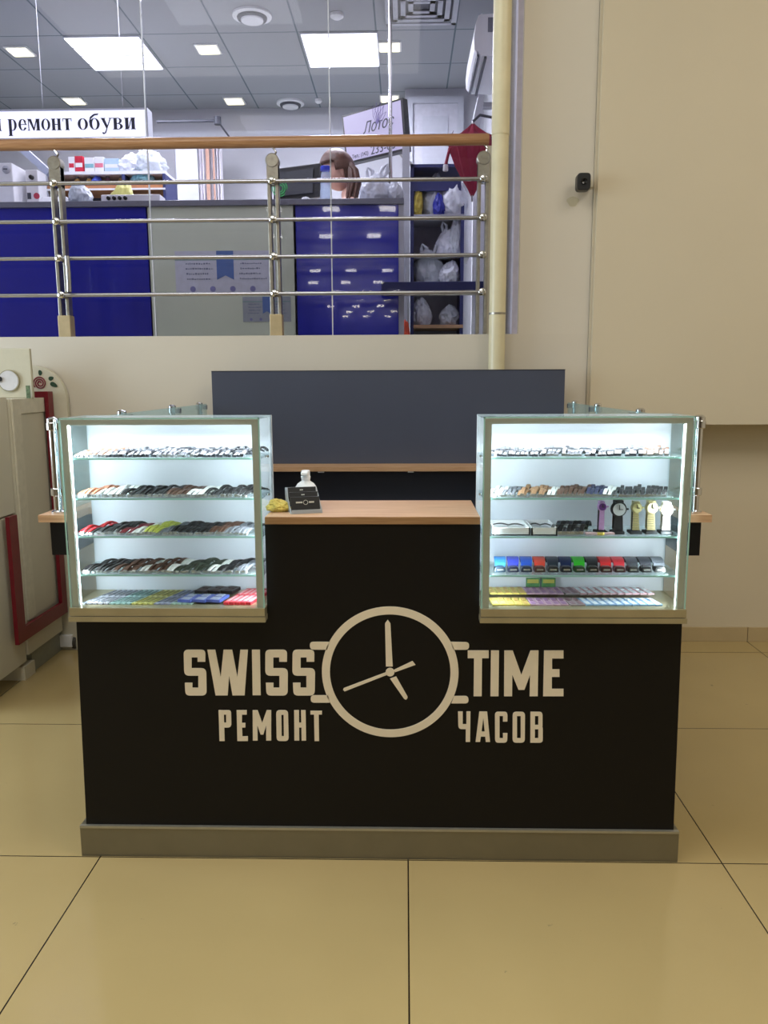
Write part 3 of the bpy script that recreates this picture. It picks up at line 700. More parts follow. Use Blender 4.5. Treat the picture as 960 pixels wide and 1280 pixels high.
for i, (px, cl, nm) in enumerate(((97, (180, 140, 80), 'tan'), (112, (196, 158, 90), 'sand coloured'), (135, (90, 50, 70), 'plum coloured'), (152, (150, 120, 70), 'olive brown'))):
    X = at(px, 228, HY + .06).x
    r = thing('small_jar', nm + ' little jar standing in the dark rack compartment', 'jar', (X, HY + .06, oz1 - .01), 'jars in the dark rack')
    MB().lathe((X, HY + .06, oz1 - .01), [(.016, 0), (.02, .006), (.02, .04), (.012, .05)], 14).build('glass_body', mat('jar_%s' % nm.split()[0], cl, .4), r, smooth=True)
    MB().lathe((X, HY + .06, oz1 - .01), [(.013, .05), (.013, .062), (.01, .064)], 14).build('lid', dgreyM, r, smooth=True)
crumple('counter_bag', (at(104, 250, 4.93).x, 4.9, zc + .012), .068, .05, .115, bagClr, 'grey glittery bag on the counter below the red cartons', seed=35, amp=.35)
crumple('counter_bag', (at(157, 250, 5.1).x, 5.04, zc + .012), .075, .06, .15, mat('yellow_bag', (222, 218, 130), .4, bump=.3), 'pale yellow bag on the counter behind the white device', seed=36, amp=.35)
a, c = at(126, 245, 4.83), at(200, 250, 4.83)
t = thing('control_console', 'long flat white device with four black knobs on the counter', 'machine', ((a.x + c.x) / 2, 4.88, zc + .012))
MB().box(a.x, c.x, 4.83, 4.94, zc + .012, zc + .052).build('housing', whiteM, t, bevel=.004)
for px in (136, 143, 150, 157):
    X = at(px, 250, 4.83).x; MB().lathe((X, 0, zc + .032), [(.011, 4.832), (.011, 4.82), (.008, 4.816)], 12, 'y').build('knob', blackP, t, smooth=True)
a = at(70, 248, 4.95)
tag(MB().prism([(a.x - .06, 4.84, zc + .012), (a.x + .12, 4.84, zc + .012), (a.x + .09, 4.88, zc + .055), (a.x - .05, 4.88, zc + .055)], (0, .05, 0)).build('white_tray', whiteM, bevel=.003), 'white slanted tray on the counter behind the left railing post', 'tray')

# curtain and wardrobe by the back wall
a, c = at(218, 170, 7.3), at(246, 170, 7.3)
tag(MB().box(a.x, c.x, 7.3, 7.6, 1.70, at(230, 183, 7.3).z).build('tall_cupboard', lgreyM, bevel=.004), 'tall pale grey cupboard by the far wall behind the grey counter panel', 'cupboard')
a, c = at(247, 170, 7.3), at(276, 170, 7.3); zt_ = at(260, 176, 7.3).z
n = 40; g = MB(); vs = []
for k in range(n + 1):
    x = a.x + (c.x - a.x) * k / n; y = 7.3 + .025 * math.sin(k * 1.3)
    vs += [(x, y, 1.75), (x, y, zt_), (x, y + .006, 1.75), (x, y + .006, zt_)]
fs = []
for k in range(n):
    i, j = 4 * k, 4 * k + 4; fs += [(i, j, j + 1, i + 1), (i + 2, i + 3, j + 3, j + 2), (i, i + 2, j + 2, j), (i + 1, j + 1, j + 3, i + 3)]
g.add(vs, fs)
cu = tag(g.build('hanging_curtain', mat('curtain_white', (226, 222, 228), .8), smooth=True), 'white curtain with brown vertical streaks beside the tall cupboard', 'curtain')
g = MB(); X = a.x + (c.x - a.x) * .35; g.box(X, X + .03, 7.268, 7.272, 2.2, zt_ - .02); g.box(X + .06, X + .075, 7.268, 7.272, 2.2, zt_ - .02); g.build('streak', mat('curtain_brown', (178, 140, 122), .8), cu)
# curtain rail
A, B = at(196, 152, 7.1), at(272, 152, 7.1)
t = thing('curtain_rail', 'thin dark curtain rail under the ceiling right of the sign', 'rail', ((A.x + B.x) / 2, 7.1, A.z))
MB().tube([(A.x, 7.1, A.z), (B.x, 7.1, A.z)], .012, 10).build('rod', dgreyM, t); MB().tube([(B.x, 7.1, A.z), (B.x, 7.65, A.z)], .008, 8).build('bracket', dgreyM, t); MB().lathe((B.x, 7.1, A.z), [(.03, -.03), (.03, .03)], 12).build('finial', dgreyM, t, smooth=True)

# small pieces on the counter by the monitor
P = at(384, 248, 4.95)
crumple('crumpled_paper', (P.x, 4.87, zc + .012), .028, .02, .024, whiteM, 'small crumpled white paper on the counter before the monitor', cat='paper', seed=41)
# monitor with its back to the glass
Ym = 5.3
TLm, TRm = at(342, 211, Ym + .1), at(398, 199, Ym - .1)
zlo = at(370, 249, Ym).z
t = thing('computer_monitor', 'black monitor with a green round sticker, standing angled on the counter side', 'monitor', ((TLm.x + TRm.x) / 2, Ym, zlo - .1))
za = (TLm.z + TRm.z) / 2
q = [Vector((TLm.x, Ym + .06, zlo)), Vector((TRm.x, Ym - .06, zlo)), Vector((TRm.x - .0, Ym - .02, TRm.z)), Vector((TLm.x, Ym + .1, TLm.z))]
MB().prism(q, (.01, .045, 0)).build('housing', blackP, t, bevel=.005)
q2 = [(q[0] * .86 + q[2] * .14) * 1, (q[1] * .86 + q[3] * .14), (q[2] * .86 + q[0] * .14), (q[3] * .86 + q[1] * .14)]
MB().prism([p + Vector((0, -.006, 0)) for p in q2], (0, .008, 0)).build('rear_cover', mat('charcoal', (38, 40, 48), .5), t)
c = at(348, 233, Ym - .02); g = MB()
for k in range(3):
    g.ring((c.x, c.z), .018 + k * .013, .024 + k * .013, Ym + .035 - .004, Ym + .035, 24)
g.build('round_sticker', mat('sticker_green', (70, 190, 100), .5), t)
MB().box((TLm.x + TRm.x) / 2 - .03, (TLm.x + TRm.x) / 2 + .03, Ym + .02, Ym + .06, zc - .25, zlo + .05).build('stand', blackP, t)
MB().box((TLm.x + TRm.x) / 2 - .12, (TLm.x + TRm.x) / 2 + .12, Ym - .02, Ym + .18, zc - .27, zc - .25).build('stand_foot', blackP, t)
tag(MB().box(at(330, 300, Ym).x, at(415, 300, Ym).x, CY + .42, Ym + .3, zc - .30, zc - .272).build('desk_shelf', lgreyM), 'low grey desk behind the blue counter carrying the black monitor', 'desk')
# clear jar with a blue lid
P = at(407, 249, 5.05); zj = zc + .012; zj1 = at(407, 212, 5.05).z; zj2 = at(407, 207, 5.05).z
t = thing('water_jar', 'clear ridged plastic jar with a blue lid on the counter by the seated person', 'jar', (P.x, 5.08, zj))
h_ = zj1 - zj
MB().lathe((P.x, 5.08, zj), [(.040, 0), (.042, h_ * .1)] + [(.038 - .012 * k / 8 + (.002 if k % 2 else 0), h_ * (.15 + .1 * k)) for k in range(9)], 24).build('clear_body', glass_mat('clear_plastic', (225, 232, 240), 1., .35, (210, 222, 240)), t, smooth=True)
MB().lathe((P.x, 5.08, zj), [(.031, h_), (.031, h_ + (zj2 - zj1)), (.028, h_ + (zj2 - zj1) + .003)], 24).build('lid', mat('lid_blue', (40, 60, 190), .4), t, smooth=True)

# ------------------------------------------------------------------ the seated person
skinM = mat('skin', (224, 178, 158), .5, var=.03); hairM = mat('brown_hair', (80, 50, 38), .5, var=.35, scale=60, bump=.3)
shirtM = mat('pale_pink_shirt', (236, 214, 222), .8, var=.04); trouM = mat('dark_trousers', (50, 52, 70), .8)
Hc = at(421, 216, 5.75)      # head centre
HX, HYY, HZ = Hc.x, 5.75, Hc.z
t = thing('person', 'person with long brown ponytail in a pale top, sitting behind the counter facing left', 'person', (HX + .12, HYY, 1.70))
def skin_chain(nodes, edges, name, M, parent, levels=2, root=0):
    o0 = WORLD[parent.name]
    me = bpy.data.meshes.new(name); me.from_pydata([Vector(p) - o0 for p, r in nodes], edges, []); me.materials.append(M)
    o = bpy.data.objects.new(name, me); COL.objects.link(o); o.parent = parent; WORLD[o.name] = o0
    o.modifiers.new('skin', 'SKIN'); sv = me.skin_vertices[0].data
    for i, (p, r) in enumerate(nodes): sv[i].radius = r if isinstance(r, tuple) else (r, r); sv[i].use_root = (i == root)
    s = o.modifiers.new('sub', 'SUBSURF'); s.levels = levels; s.render_levels = levels
    for p in me.polygons: p.use_smooth = True
    return o
px, py = HX + .14, HYY           # torso column; the figure faces -x
sz = 2.16
nodes = [((px, py, sz), (.12, .15)), ((px, py, sz + .2), (.10, .13)), ((px - .01, py, sz + .4), (.10, .16)), ((px - .03, py, sz + .50), (.06, .10)), ((px - .06, py, sz + .57), (.046, .046)), ((px - .09, py, sz + .63), (.045, .045))]
edges = [(0, 1), (1, 2), (2, 3), (3, 4), (4, 5)]
for sd in (-1, 1):
    k = len(nodes)
    nodes += [((px - .02, py + sd * .17, sz + .46), .05), ((px - .06, py + sd * .22, sz + .22), .04), ((px - .28, py + sd * .18, sz + .13), .032), ((px - .37, py + sd * .16, sz + .13), (.018, .035)),
              ((px - .02, py + sd * .10, sz - .02), .085), ((px - .42, py + sd * .12, sz + .0), .065), ((px - .40, py + sd * .12, 1.80), .045), ((px - .42, py + sd * .12, 1.745), .04), ((px - .56, py + sd * .13, 1.735), (.03, .04))]
    edges += [(3, k), (k, k + 1), (k + 1, k + 2), (k + 2, k + 3), (0, k + 4), (k + 4, k + 5), (k + 5, k + 6), (k + 6, k + 7), (k + 7, k + 8)]
    for j in range(5):
        kk = len(nodes); off = (j - 1.5) * .017 if j < 4 else -.036 * sd * 1; L = (.055, .07, .065, .05, .04)[j]
        bx, by = px - .385 if j < 4 else px - .345, py + sd * .16 + (off if j < 4 else off)
        nodes += [((bx, by, sz + .13), .009), ((bx - L * .55, by, sz + .128), .0085), ((bx - L, by, sz + .112), .007)]
        edges += [(k + 3, kk), (kk, kk + 1), (kk + 1, kk + 2)]
body = skin_chain(nodes, edges, 'body', skinM, t)
# head: shaped ovoid with nose, brow, lips, chin, ears, joined into the body mesh is kept separate only for hair and clothes
bm = bmesh.new(); bmesh.ops.create_uvsphere(bm, u_segments=48, v_segments=36, radius=1)
for v in bm.verts:
    x, y, z = v.co        # face looks to -x
    r = Vector((x * .098, y * .076, z * .118))
    if z < 0: r.y *= 1 - .28 * (-z) ** 1.5; r.x *= 1 - .12 * (-z) ** 2
    fr = max(0, -x)
    nose = math.exp(-(y / .16) ** 2) * math.exp(-((z + .18) / .20) ** 2) * fr
    r.x -= .022 * nose
    r.x -= .007 * math.exp(-(y / .35) ** 2) * math.exp(-((z + .50) / .09) ** 2) * fr
    r.x -= .010 * math.exp(-(y / .35) ** 2) * math.exp(-((z + .80) / .14) ** 2) * fr
    for sd in (-1, 1): r.x += .010 * math.exp(-((y - sd * .38) / .16) ** 2) * math.exp(-((z - .02) / .12) ** 2) * fr
    v.co = r
me = bpy.data.meshes.new('head'); bm.to_mesh(me); bm.free(); me.materials.append(skinM)
for p in me.polygons: p.use_smooth = True
hd = bpy.data.objects.new('head', me); COL.objects.link(hd); hd.parent = t; hd.location = Vector((HX, HYY, HZ)) - WORLD[t.name]; WORLD['head'] = Vector((HX, HYY, HZ))
hd.rotation_euler = (0, math.radians(-14), math.radians(28))
for sd in (-1, 1):
    e = MB(); e.lathe((-.078, sd * .030, .004), [(.002, -.012), (.009, -.008), (.012, 0), (.009, .008), (.002, .012)], 12)
    o = e.build('eye', [mat('eye_white', (235, 230, 230), .3)], None, origin=(0, 0, 0), smooth=True); o.parent = hd
    e = MB(); e.lathe((-.089, sd * .031, .004), [(.001, -.005), (.0045, 0), (.001, .005)], 10)
    o = e.build('iris', blackP, None, origin=(0, 0, 0), smooth=True); o.parent = hd
    e = MB(); e.lathe((.005, sd * .073, -.005), [(.004, -.03), (.014, -.015), (.018, .005), (.012, .026), (.003, .032)], 12)
    o = e.build('ear', skinM, None, origin=(0, 0, 0), smooth=True); o.parent = hd
e = MB(); e.tube([(-.097, -.022, -.058), (-.103, 0, -.056), (-.097, .022, -.058)], [.002, .006, .002], 8)
o = e.build('lips', mat('lips', (190, 100, 100), .5), None, origin=(0, 0, 0), smooth=True); o.parent = hd
# hair cap
bm = bmesh.new(); bmesh.ops.create_uvsphere(bm, u_segments=40, v_segments=28, radius=1)
for v in list(bm.verts):
    x, y, z = v.co
    v.co = Vector((x * .118 + .008, y * .094, z * .136 + .006))
bmesh.ops.delete(bm, geom=[v for v in bm.verts if (v.co.x < -.05 and v.co.z < .055) or v.co.z < -.085 or (v.co.x < -.005 and v.co.z < -.0)], context='VERTS')
me = bpy.data.meshes.new('hair'); bm.to_mesh(me); bm.free(); me.materials.append(hairM)
for p in me.polygons: p.use_smooth = True
hr = bpy.data.objects.new('hair', me); COL.objects.link(hr); hr.parent = hd
sol = hr.modifiers.new('s', 'SOLIDIFY'); sol.thickness = .012; sol.offset = 1
g = MB()
rnd = random.Random(2)
for k in range(26):
    a = rnd.uniform(0, 2 * PI); rr = rnd.uniform(.0, .032)
    ox, oy = rr * math.cos(a), rr * math.sin(a)
    q = [(HX + .055 + ox * .5, HYY - .02 + oy, HZ + .06 + ox * .4), (HX + .105 + ox, HYY - .05 + oy, HZ + .0), (HX + .115 + ox * 1.3, HYY - .07 + oy * 1.2, HZ - .09), (HX + .09 + ox * 1.5, HYY - .08 + oy * 1.3, HZ - .19 - rnd.random() * .03)]
    g.tube(q, [.014, .017, .016, .004], 8)
g.build('ponytail', hairM, t, smooth=True)
# shirt and trousers
nodes = [((px, py, sz - .04), (.135, .165)), ((px, py, sz + .2), (.115, .145)), ((px - .01, py, sz + .40), (.115, .175)), ((px - .03, py, sz + .50), (.075, .115)), ((px - .045, py, sz + .535), (.058, .06))]
edges = [(0, 1), (1, 2), (2, 3), (3, 4)]
for sd in (-1, 1):
    k = len(nodes); nodes += [((px - .02, py + sd * .175, sz + .46), .064), ((px - .06, py + sd * .225, sz + .22), .054), ((px - .18, py + sd * .20, sz + .17), .047)]
    edges += [(3, k), (k, k + 1), (k + 1, k + 2)]
skin_chain(nodes, edges, 'shirt', shirtM, t)
nodes = [((px, py, sz), (.13, .16))]; edges = []
for sd in (-1, 1):
    k = len(nodes); nodes += [((px - .04, py + sd * .10, sz - .01), .095), ((px - .42, py + sd * .12, sz + .0), .078), ((px - .40, py + sd * .12, 1.80), .056)]
    edges += [(0, k), (k, k + 1), (k + 1, k + 2)]
skin_chain(nodes, edges, 'trousers', trouM, t)
t = thing('office_stool', 'dark padded stool under the seated person behind the counter', 'stool', (px, py, 1.70))
MB().lathe((px, py, 0), [(.16, sz - .18), (.19, sz - .17), (.19, sz - .135), (.16, sz - .125)], 28).build('seat', blackP, t, smooth=True)
MB().lathe((px, py, 0), [(.025, 1.76), (.025, sz - .18)], 14).build('gas_column', chromeM, t, smooth=True)
for k in range(5):
    a = 2 * PI * k / 5; e_ = (px + .24 * math.cos(a), py + .24 * math.sin(a), 1.74)
    lg = MB().tube([(px, py, 1.78), e_], [.022, .014], 8).build('foot_arm', blackP, t)
    MB().lathe((e_[0], e_[1], 1.725), [(.024, -.012), (.024, .012)], 12, 'x').build('castor', blackP, lg, smooth=True)

# ------------------------------------------------------------------ kiosk: front counter
KX0, KX1, KY = -1.006, .832, 2.364
WT = 1.102      # worktop top
t = thing('kiosk_counter', 'black kiosk counter with oak worktop, aluminium kick plate and white watch emblem', 'counter', ((KX0 + KX1) / 2, KY + .1, 0))
b = MB()
b.prism([(KX0 - .012, KY, .104), (KX1 + .010, KY, .104), (KX1, KY, .788), (.224, KY, .788), (.224, KY, WT - .024), (-.418, KY, WT - .024), (-.418, KY, .788), (KX0, KY, .788)], (0, .018, 0))
b.build('front_panel', blackM, t)
for x0, x1 in ((KX0, KX0 + .018), (KX1 - .018, KX1)):
    b = MB(); b.box(x0, x1, KY + .018, 4.27, .10, .788); b.box(x0, x1, 2.55, 4.27, .788, WT - .024); b.build('side_panel', blackM, t)
b = MB(); b.box(-1.036, .857, KY - .008, KY + .022, 0, .104); b.box(-1.036, KX0, KY + .02, 4.2, 0, .104); b.box(KX1, .857, KY + .02, 4.2, 0, .104); b.build('kick_plate', kickM, t)
b = MB(); b.box(-1.0355, .8565, KY - .011, KY + .0, .098, .106); b.build('kick_plate_lip', mat('kick_lip', (176, 174, 164), .3, .7), t)
b = MB()
b.box(-.416, .222, KY - .004, KY + .33, WT - .022, WT); o = b.build('worktop', woodM, t)
b = MB(); b.box(-.4165, .2225, KY - .0055, KY - .004, WT - .022, WT - .0015); b.build('worktop_edge', woodEdgeM, t)
b = MB(); b.box(-.416, .222, KY + .33, KY + .345, .1, WT - .022); b.build('inner_panel', blackM, t)
for x0, x1, ax0, ax1, fx in ((-1.113, -.93, -1.082, -1.028, -1), (.76, .912, .836, .885, 1)):
    b = MB(); b.box(x0, x1, 2.55 if False else 2.55, 4.27, WT - .022, WT); b.box(x0, (-1.02 if fx < 0 else x1), 2.39, 2.55, WT - .022, WT) if fx < 0 else b.box(.835, x1, 2.39, 2.55, WT - .022, WT)
    b.build('side_worktop', woodM, t)
    b = MB(); b.box(ax0, ax1, 2.40, 4.25, WT - .125, WT - .022); b.build('apron', blackM, t)

# lettering
def px2(x, y, Y=KY): P = at(x, y, Y); return P.x, P.z
LY = KY - .0025
def glyph(mb, pts, sc, ox, oy):
    q = rpoly(pts); out = []
    for u, v in q:
        P = at(ox + u / sc, oy + v / sc, KY); out.append((P.x, LY, P.z))
    mb.prism(out, (0, .0024, 0))
c4 = (5.3333, 220, 790); c5 = (6.0, 560, 790); c6 = (4.4651, 385, 745)
Sg = [(52, 117, 30), (197, 117, 30), (196, 197), (145, 197), (145, 168), (105, 168), (105, 240), (202, 240, 35), (205, 422, 32), (64, 422, 30), (60, 337), (110, 337), (110, 370), (150, 370), (150, 290), (56, 290, 35)]
sw = []
def letter(polys, cc, nm='letter'):
    mb = MB()
    for i, p in enumerate(polys):
        k = len(mb.v); glyph(mb, p, *cc)
        for v in mb.v[k:]: v.y -= .00012 * i
    return mb
par = MB().box(-.05, -.04, LY, LY, .6, .6)
L = thing  # noqa
def put(polys, cc, nm): letter(polys, cc).build(nm, creamM, t)
put([Sg], c4, 'letter_s')
put([[(p[0] + 544 - (4 if p[1] > 250 else 0),) + tuple(p[1:]) for p in Sg]], c4, 'letter_s')
put([[(p[0] + 726 - (6 if p[1] > 250 else 0),) + tuple(p[1:]) for p in Sg]], c4, 'letter_s')
put([[(210, 117), (262, 117), (299, 300), (318, 117), (375, 117), (410, 300), (430, 117), (480, 117), (458, 421), (378, 421), (355, 290), (345, 421), (265, 421)]], c4, 'letter_w')
put([[(507, 117), (560, 117), (565, 420), (512, 420)]], c4, 'letter_i')
put([[(148, 137), (305, 137), (305, 195), (255, 195), (252, 480), (192, 480), (195, 195), (148, 195)]], c5, 'letter_t')
put([[(322, 137), (382, 137), (378, 480), (318, 480)]], c5, 'letter_i')
put([[(422, 137), (485, 137), (550, 320), (618, 137), (678, 137), (672, 480), (612, 480), (615, 320), (572, 432), (528, 432), (482, 320), (480, 480), (420, 480)]], c5, 'letter_m')
put([[(720, 137), (865, 137), (865, 197), (780, 197), (780, 278), (835, 278), (835, 335), (778, 335), (778, 425), (865, 425), (865, 480), (713, 480)]], c5, 'letter_e')
put([[(285, 520), (319, 520), (325, 725), (291, 725)], [(300, 520), (368, 520, 20), (370, 635, 25), (300, 635), (300, 603), (336, 603), (335, 549), (300, 549)]], c4, 'letter_r')
put([[(405, 520), (472, 520), (472, 549), (440, 549), (440, 605), (463, 605), (463, 635), (441, 635), (443, 694), (480, 694), (480, 725), (410, 725)]], c4, 'letter_e')
put([[(512, 520), (545, 520), (575, 605), (605, 520), (635, 520), (635, 722), (602, 722), (602, 620), (583, 682), (565, 682), (543, 620), (545, 722), (513, 722)]], c4, 'letter_m')
put([[(711, 520), (668, 520, 25), (672, 725, 25), (713, 725), (713, 693), (705, 693), (703, 550), (711, 550)], [(710, 520), (747, 520, 25), (752, 725, 25), (712, 725), (712, 693), (720, 693), (718, 550), (710, 550)]], c4, 'letter_o')
put([[(788, 520), (820, 520), (821, 603), (836, 603), (834, 520), (864, 520), (868, 722), (838, 722), (837, 635), (821, 635), (822, 722), (790, 722)]], c4, 'letter_n')
put([[(14, 640), (78, 640), (78, 660), (60, 660), (62, 808), (37, 808), (34, 660), (14, 660)]], c6, 'letter_t')
put([[(75, 595), (110, 595), (110, 690), (138, 690), (138, 595), (168, 595), (165, 822), (133, 822), (133, 726), (78, 726, 25)]], c5, 'letter_ch')
put([[(235, 595), (264.5, 595), (264.5, 640), (251, 745), (264.5, 745), (264.5, 782), (246, 782), (240, 822), (207, 822)], [(264, 595), (293, 595), (315, 822), (283, 822), (279, 782), (264, 782), (264, 745), (275, 745), (264, 640)]], c5, 'letter_a')
put([[(352, 597, 25), (445, 597, 25), (445, 670), (412, 670), (412, 628), (386, 628), (386, 795), (412, 795), (412, 757), (445, 757), (443, 828, 25), (353, 828, 25)]], c5, 'letter_s')
put([[(531, 597), (485, 597, 28), (484, 828, 28), (531, 828), (531, 795), (517, 795), (517, 628), (531, 628)], [(530, 597), (577, 597, 28), (575, 828, 28), (530, 828), (530, 795), (545, 795), (545, 628), (530, 628)]], c5, 'letter_o')
put([[(618, 597), (652, 597), (650, 828), (617, 828)], [(645, 597), (708, 597, 25), (708, 715, 15), (645, 715), (645, 695), (677, 695), (677, 628), (645, 628)], [(645, 706), (710, 706, 15), (710, 828, 25), (645, 828), (645, 795), (677, 795), (677, 727), (645, 727)]], c5, 'letter_v')
# watch emblem
cP = at(385 + 458 / 4.4651, 745 + 424 / 4.4651, KY)
xl, xr = at(385 + 78 / 4.4651, 840, KY).x, at(385 + 840 / 4.4651, 840, KY).x
Ro = (xr - xl) / 2; cx = (xl + xr) / 2; cz = (at(488, 757, KY).z + at(488, 922, KY).z) / 2
MB().ring((cx, cz), Ro * .883, Ro, LY, LY + .0024, 96).build('watch_ring', creamM, t)
for p in ([(10, 255, 20), (118, 255), (108, 299), (12, 298, 20)], [(15, 553, 20), (112, 553), (122, 594), (16, 594, 20)], [(795, 255), (900, 257, 20), (898, 299, 20), (812, 299)], [(815, 557), (895, 557, 20), (896, 598, 20), (800, 598)]):
    mb = MB(); glyph(mb, p, *c6); mb.build('watch_lug', creamM, t)
for nm, ps in (('minute_hand', [(430, 152, 4), (445, 132), (460, 152, 4), (473, 392), (435, 392)]), ('hour_hand', [(458, 460), (492, 448), (558, 565, 8), (548, 577), (538, 575, 8)]),
               ('second_hand', [(196, 522), (200, 513), (437, 424), (441, 439), (205, 531)])):
    mb = MB(); glyph(mb, ps, *c6)
    if nm == 'second_hand': glyph(mb, [(478, 412), (583, 362), (600, 383), (486, 424)], *c6)
    mb.build(nm, creamM, t)
hb = at(385 + 458 / 4.4651, 745 + 424 / 4.4651, KY)
MB().lathe((hb.x, 0, hb.z), [(.0135, LY + .0024), (.0135, LY)], 24, 'y').build('hand_hub', creamM, t)

# ------------------------------------------------------------------ display cases
SZ = [1.278, 1.158, 1.043, .925]; FZ = .830; CB = 2.545; CF = 2.335
for side, x0, x1, lb in (('left', -1.008, -.420, 'glass display case with five lit levels set into the left end of the black counter'), ('right', .226, .829, 'glass display case with watches and bright rubber straps, right end of the black counter')):
    t = thing('display_case', lb, 'display case', ((x0 + x1) / 2, 2.44, .79), 'lit glass display cases')
    MB().box(x0 - .001, x1 + .001, CF - .010, CB, .806, FZ).build('floor_board', aluEdgeM, t)
    MB().box(x0 - .003, x1 + .003, CF - .014, CB, .7885, .804).build('base_sill', aluEdgeM, t)
    MB().box(x0, x1, CB, CB + .012, .79, 1.395).build('back_panel', backWhite, t)
    MB().box(x0 + .006, x1 - .006, CF, CF + .004, FZ, 1.385).build('front_pane', caseGlass, t)
    MB().box(x0, x1, CF, CB, 1.392, 1.397).build('top_pane', shelfGlass, t)
    MB().box(x0, x0 + .005, CF, CB, FZ, 1.392).build('side_pane', caseGlass, t); MB().box(x1 - .005, x1, CF, CB, FZ, 1.392).build('side_pane', caseGlass, t)
    f = MB(); fz = 1.392
    f.box(x0 + .005, x0 + .024, CF + .004, CF + .018, FZ, fz); f.box(x1 - .024, x1 - .005, CF + .004, CF + .018, FZ, fz); f.box(x0 + .024, x1 - .024, CF + .004, CF + .018, fz - .016, fz)
    f.build('front_frame', alumM, t)
    e = MB()
    for xx in (x0, x1 - .004): e.box(xx, xx + .004, CF - .0015, CF, FZ, 1.397)
    e.box(x0, x1, CF - .0015, CF, 1.393, 1.397); e.build('pane_edge', glassEdge, t)
    f = MB(); f.box(x0 + .012, x0 + .0252, CF + .0185, CF + .024, FZ + .002, fz - .02); f.build('light_strip', ledM, t)
    f = MB(); f.box(x1 - .0252, x1 - .012, CF + .0185, CF + .024, FZ + .002, fz - .02); f.build('light_strip', ledM, t)
    f = MB(); f.box(x0 + .03, x1 - .03, CF + .019, CF + .030, fz - .012, fz - .004); f.build('light_strip', ledM, t)
    for z in SZ:
        sh = MB().box(x0 + .006, x1 - .006, CF + .026, CB - .002, z - .005, z).build('glass_shelf', shelfGlass, t)
        MB().box(x0 + .006, x1 - .006, CF + .0245, CF + .0259, z - .005, z).build('shelf_edge', glassEdge, sh)
        for xx in (x0 + .012, x1 - .012):
            for yy in (CF + .035, CB - .03): MB().lathe((xx, yy, z - .005), [(.006, -.008), (.007, -.001)], 10).build('shelf_clip', chromeM, sh, smooth=True)
    for xx in (x0 + .0, x1 - .0):
        pass

# side screens with posts
for sd, X, lb in ((-1, -1.07, 'clear glass screen on chrome posts along the left side worktop'), (1, .876, 'clear glass screen on chrome posts along the right side worktop')):
    t = thing('glass_screen', lb, 'glass screen', (X, 3.3, WT), 'side glass screens')
    xi = X + (.03 if sd < 0 else -.03)
    MB().box(xi - .003, xi + .003, 2.42, 4.24, WT + .008, 1.385).build('pane', sideGlass, t)
    MB().box(xi - .0032, xi + .0032, 2.4185, 2.42, WT + .008, 1.385).build('pane_edge', glassEdge, t)
    for k, Y in enumerate((2.44, 3.05, 3.72, 4.22)):
        p = MB().lathe((X, Y, 0), [(.0125, WT + .004), (.0125, 1.372)], 16).build('post', chromeM, t, smooth=True)
        MB().lathe((X, Y, 0), [(.022, WT), (.022, WT + .005), (.014, WT + .010)], 18).build('foot', chromeM, p, smooth=True)
        MB().lathe((X, Y, 0), [(.0125, 1.372), (.017, 1.376), (.017, 1.39), (.009, 1.396)], 16).build('cap', chromeM, p, smooth=True)
        for z in (WT + .065, 1.368):
            g = MB(); g.lathe((X, Y, z), [(.017, -.012), (.019, -.01), (.019, .01), (.017, .012)], 14); g.box(min(X, xi - .009 * sd), max(X, xi - .009 * sd), Y - .010, Y + .010, z - .011, z + .011); g.build('clamp', chromeM, p, smooth=True)

# ------------------------------------------------------------------ back board with desk
t = thing('back_cabinet', 'tall anthracite backboard with an oak desk ledge, standing against the wall behind the kiosk', 'cabinet', (-.09, 4.28, 0))
MB().box(-1.014, .831, 4.275, 4.297, 0, 1.552).build('back_panel', navyM, t)
MB().box(-1.015, .832, 4.273, 4.299, 1.552, 1.555).build('edge_band', mat('band_dark', (36, 38, 44), .4), t)
MB().box(-.925, .755, 4.10, 4.274, 1.044, 1.066).build('desk_top', woodM, t)
for xx in (-.43, .03):
    MB().box(xx - .015, xx + .015, 4.105, 4.14, 1.037, 1.0435).build('cable_clip', whiteM, t)

# ------------------------------------------------------------------ things on the worktop
# card holder
x0, x1 = at(361, 646, 2.44).x, at(399, 646, 2.44).x
t = thing('card_holder', 'clear slanted holder with black business cards on the oak worktop', 'card holder', ((x0 + x1) / 2, 2.46, WT))
clearM = glass_mat('acrylic', (238, 240, 242), .6, .6, (225, 228, 232))
g = MB()
for X in (x0 - .002, x1):
    g.prism([(X, 2.42, WT), (X, 2.53, WT), (X, 2.545, WT + .066), (X, 2.525, WT + .069), (X, 2.43, WT + .012)], (.002, 0, 0))
g.box(x0, x1, 2.42, 2.53, WT, WT + .003); g.box(x0, x1, 2.417, 2.42, WT, WT + .012)
g.prism([(x0, 2.528, WT), (x1, 2.528, WT), (x1, 2.545, WT + .066), (x0, 2.545, WT + .066)], (0, .002, 0))
g.build('holder_body', clearM, t)
cardM = mat('black_card', (24, 22, 22), .5)
wM = mat('card_print', (210, 208, 200), .5)
for k in range(3):
    y0 = 2.432 + k * .031; z0 = WT + .006 + k * .011; hgt = .042
    o = MB().prism([(x0 + .003, y0, z0), (x1 - .003, y0, z0), (x1 - .003, y0 + .014, z0 + hgt), (x0 + .003, y0 + .014, z0 + hgt)], (0, .006, 0)).build('card_stack', cardM, t)
    g = MB(); xm = (x0 + x1) / 2; zz = z0 + .030; yy = y0 + .0075
    if k == 0:
        yy -= .003; zz -= .006; g.box(xm - .030, xm - .010, yy, yy + .001, zz, zz + .005); g.box(xm + .010, xm + .026, yy, yy + .001, zz, zz + .005); g.ring((xm, zz + .002), .006, .0075, yy, yy + .001, 20)
    else: g.box(xm - .008, xm + .002, yy - .002, yy, zz + .003, zz + .006)
    g.build('card_print', wM, o)
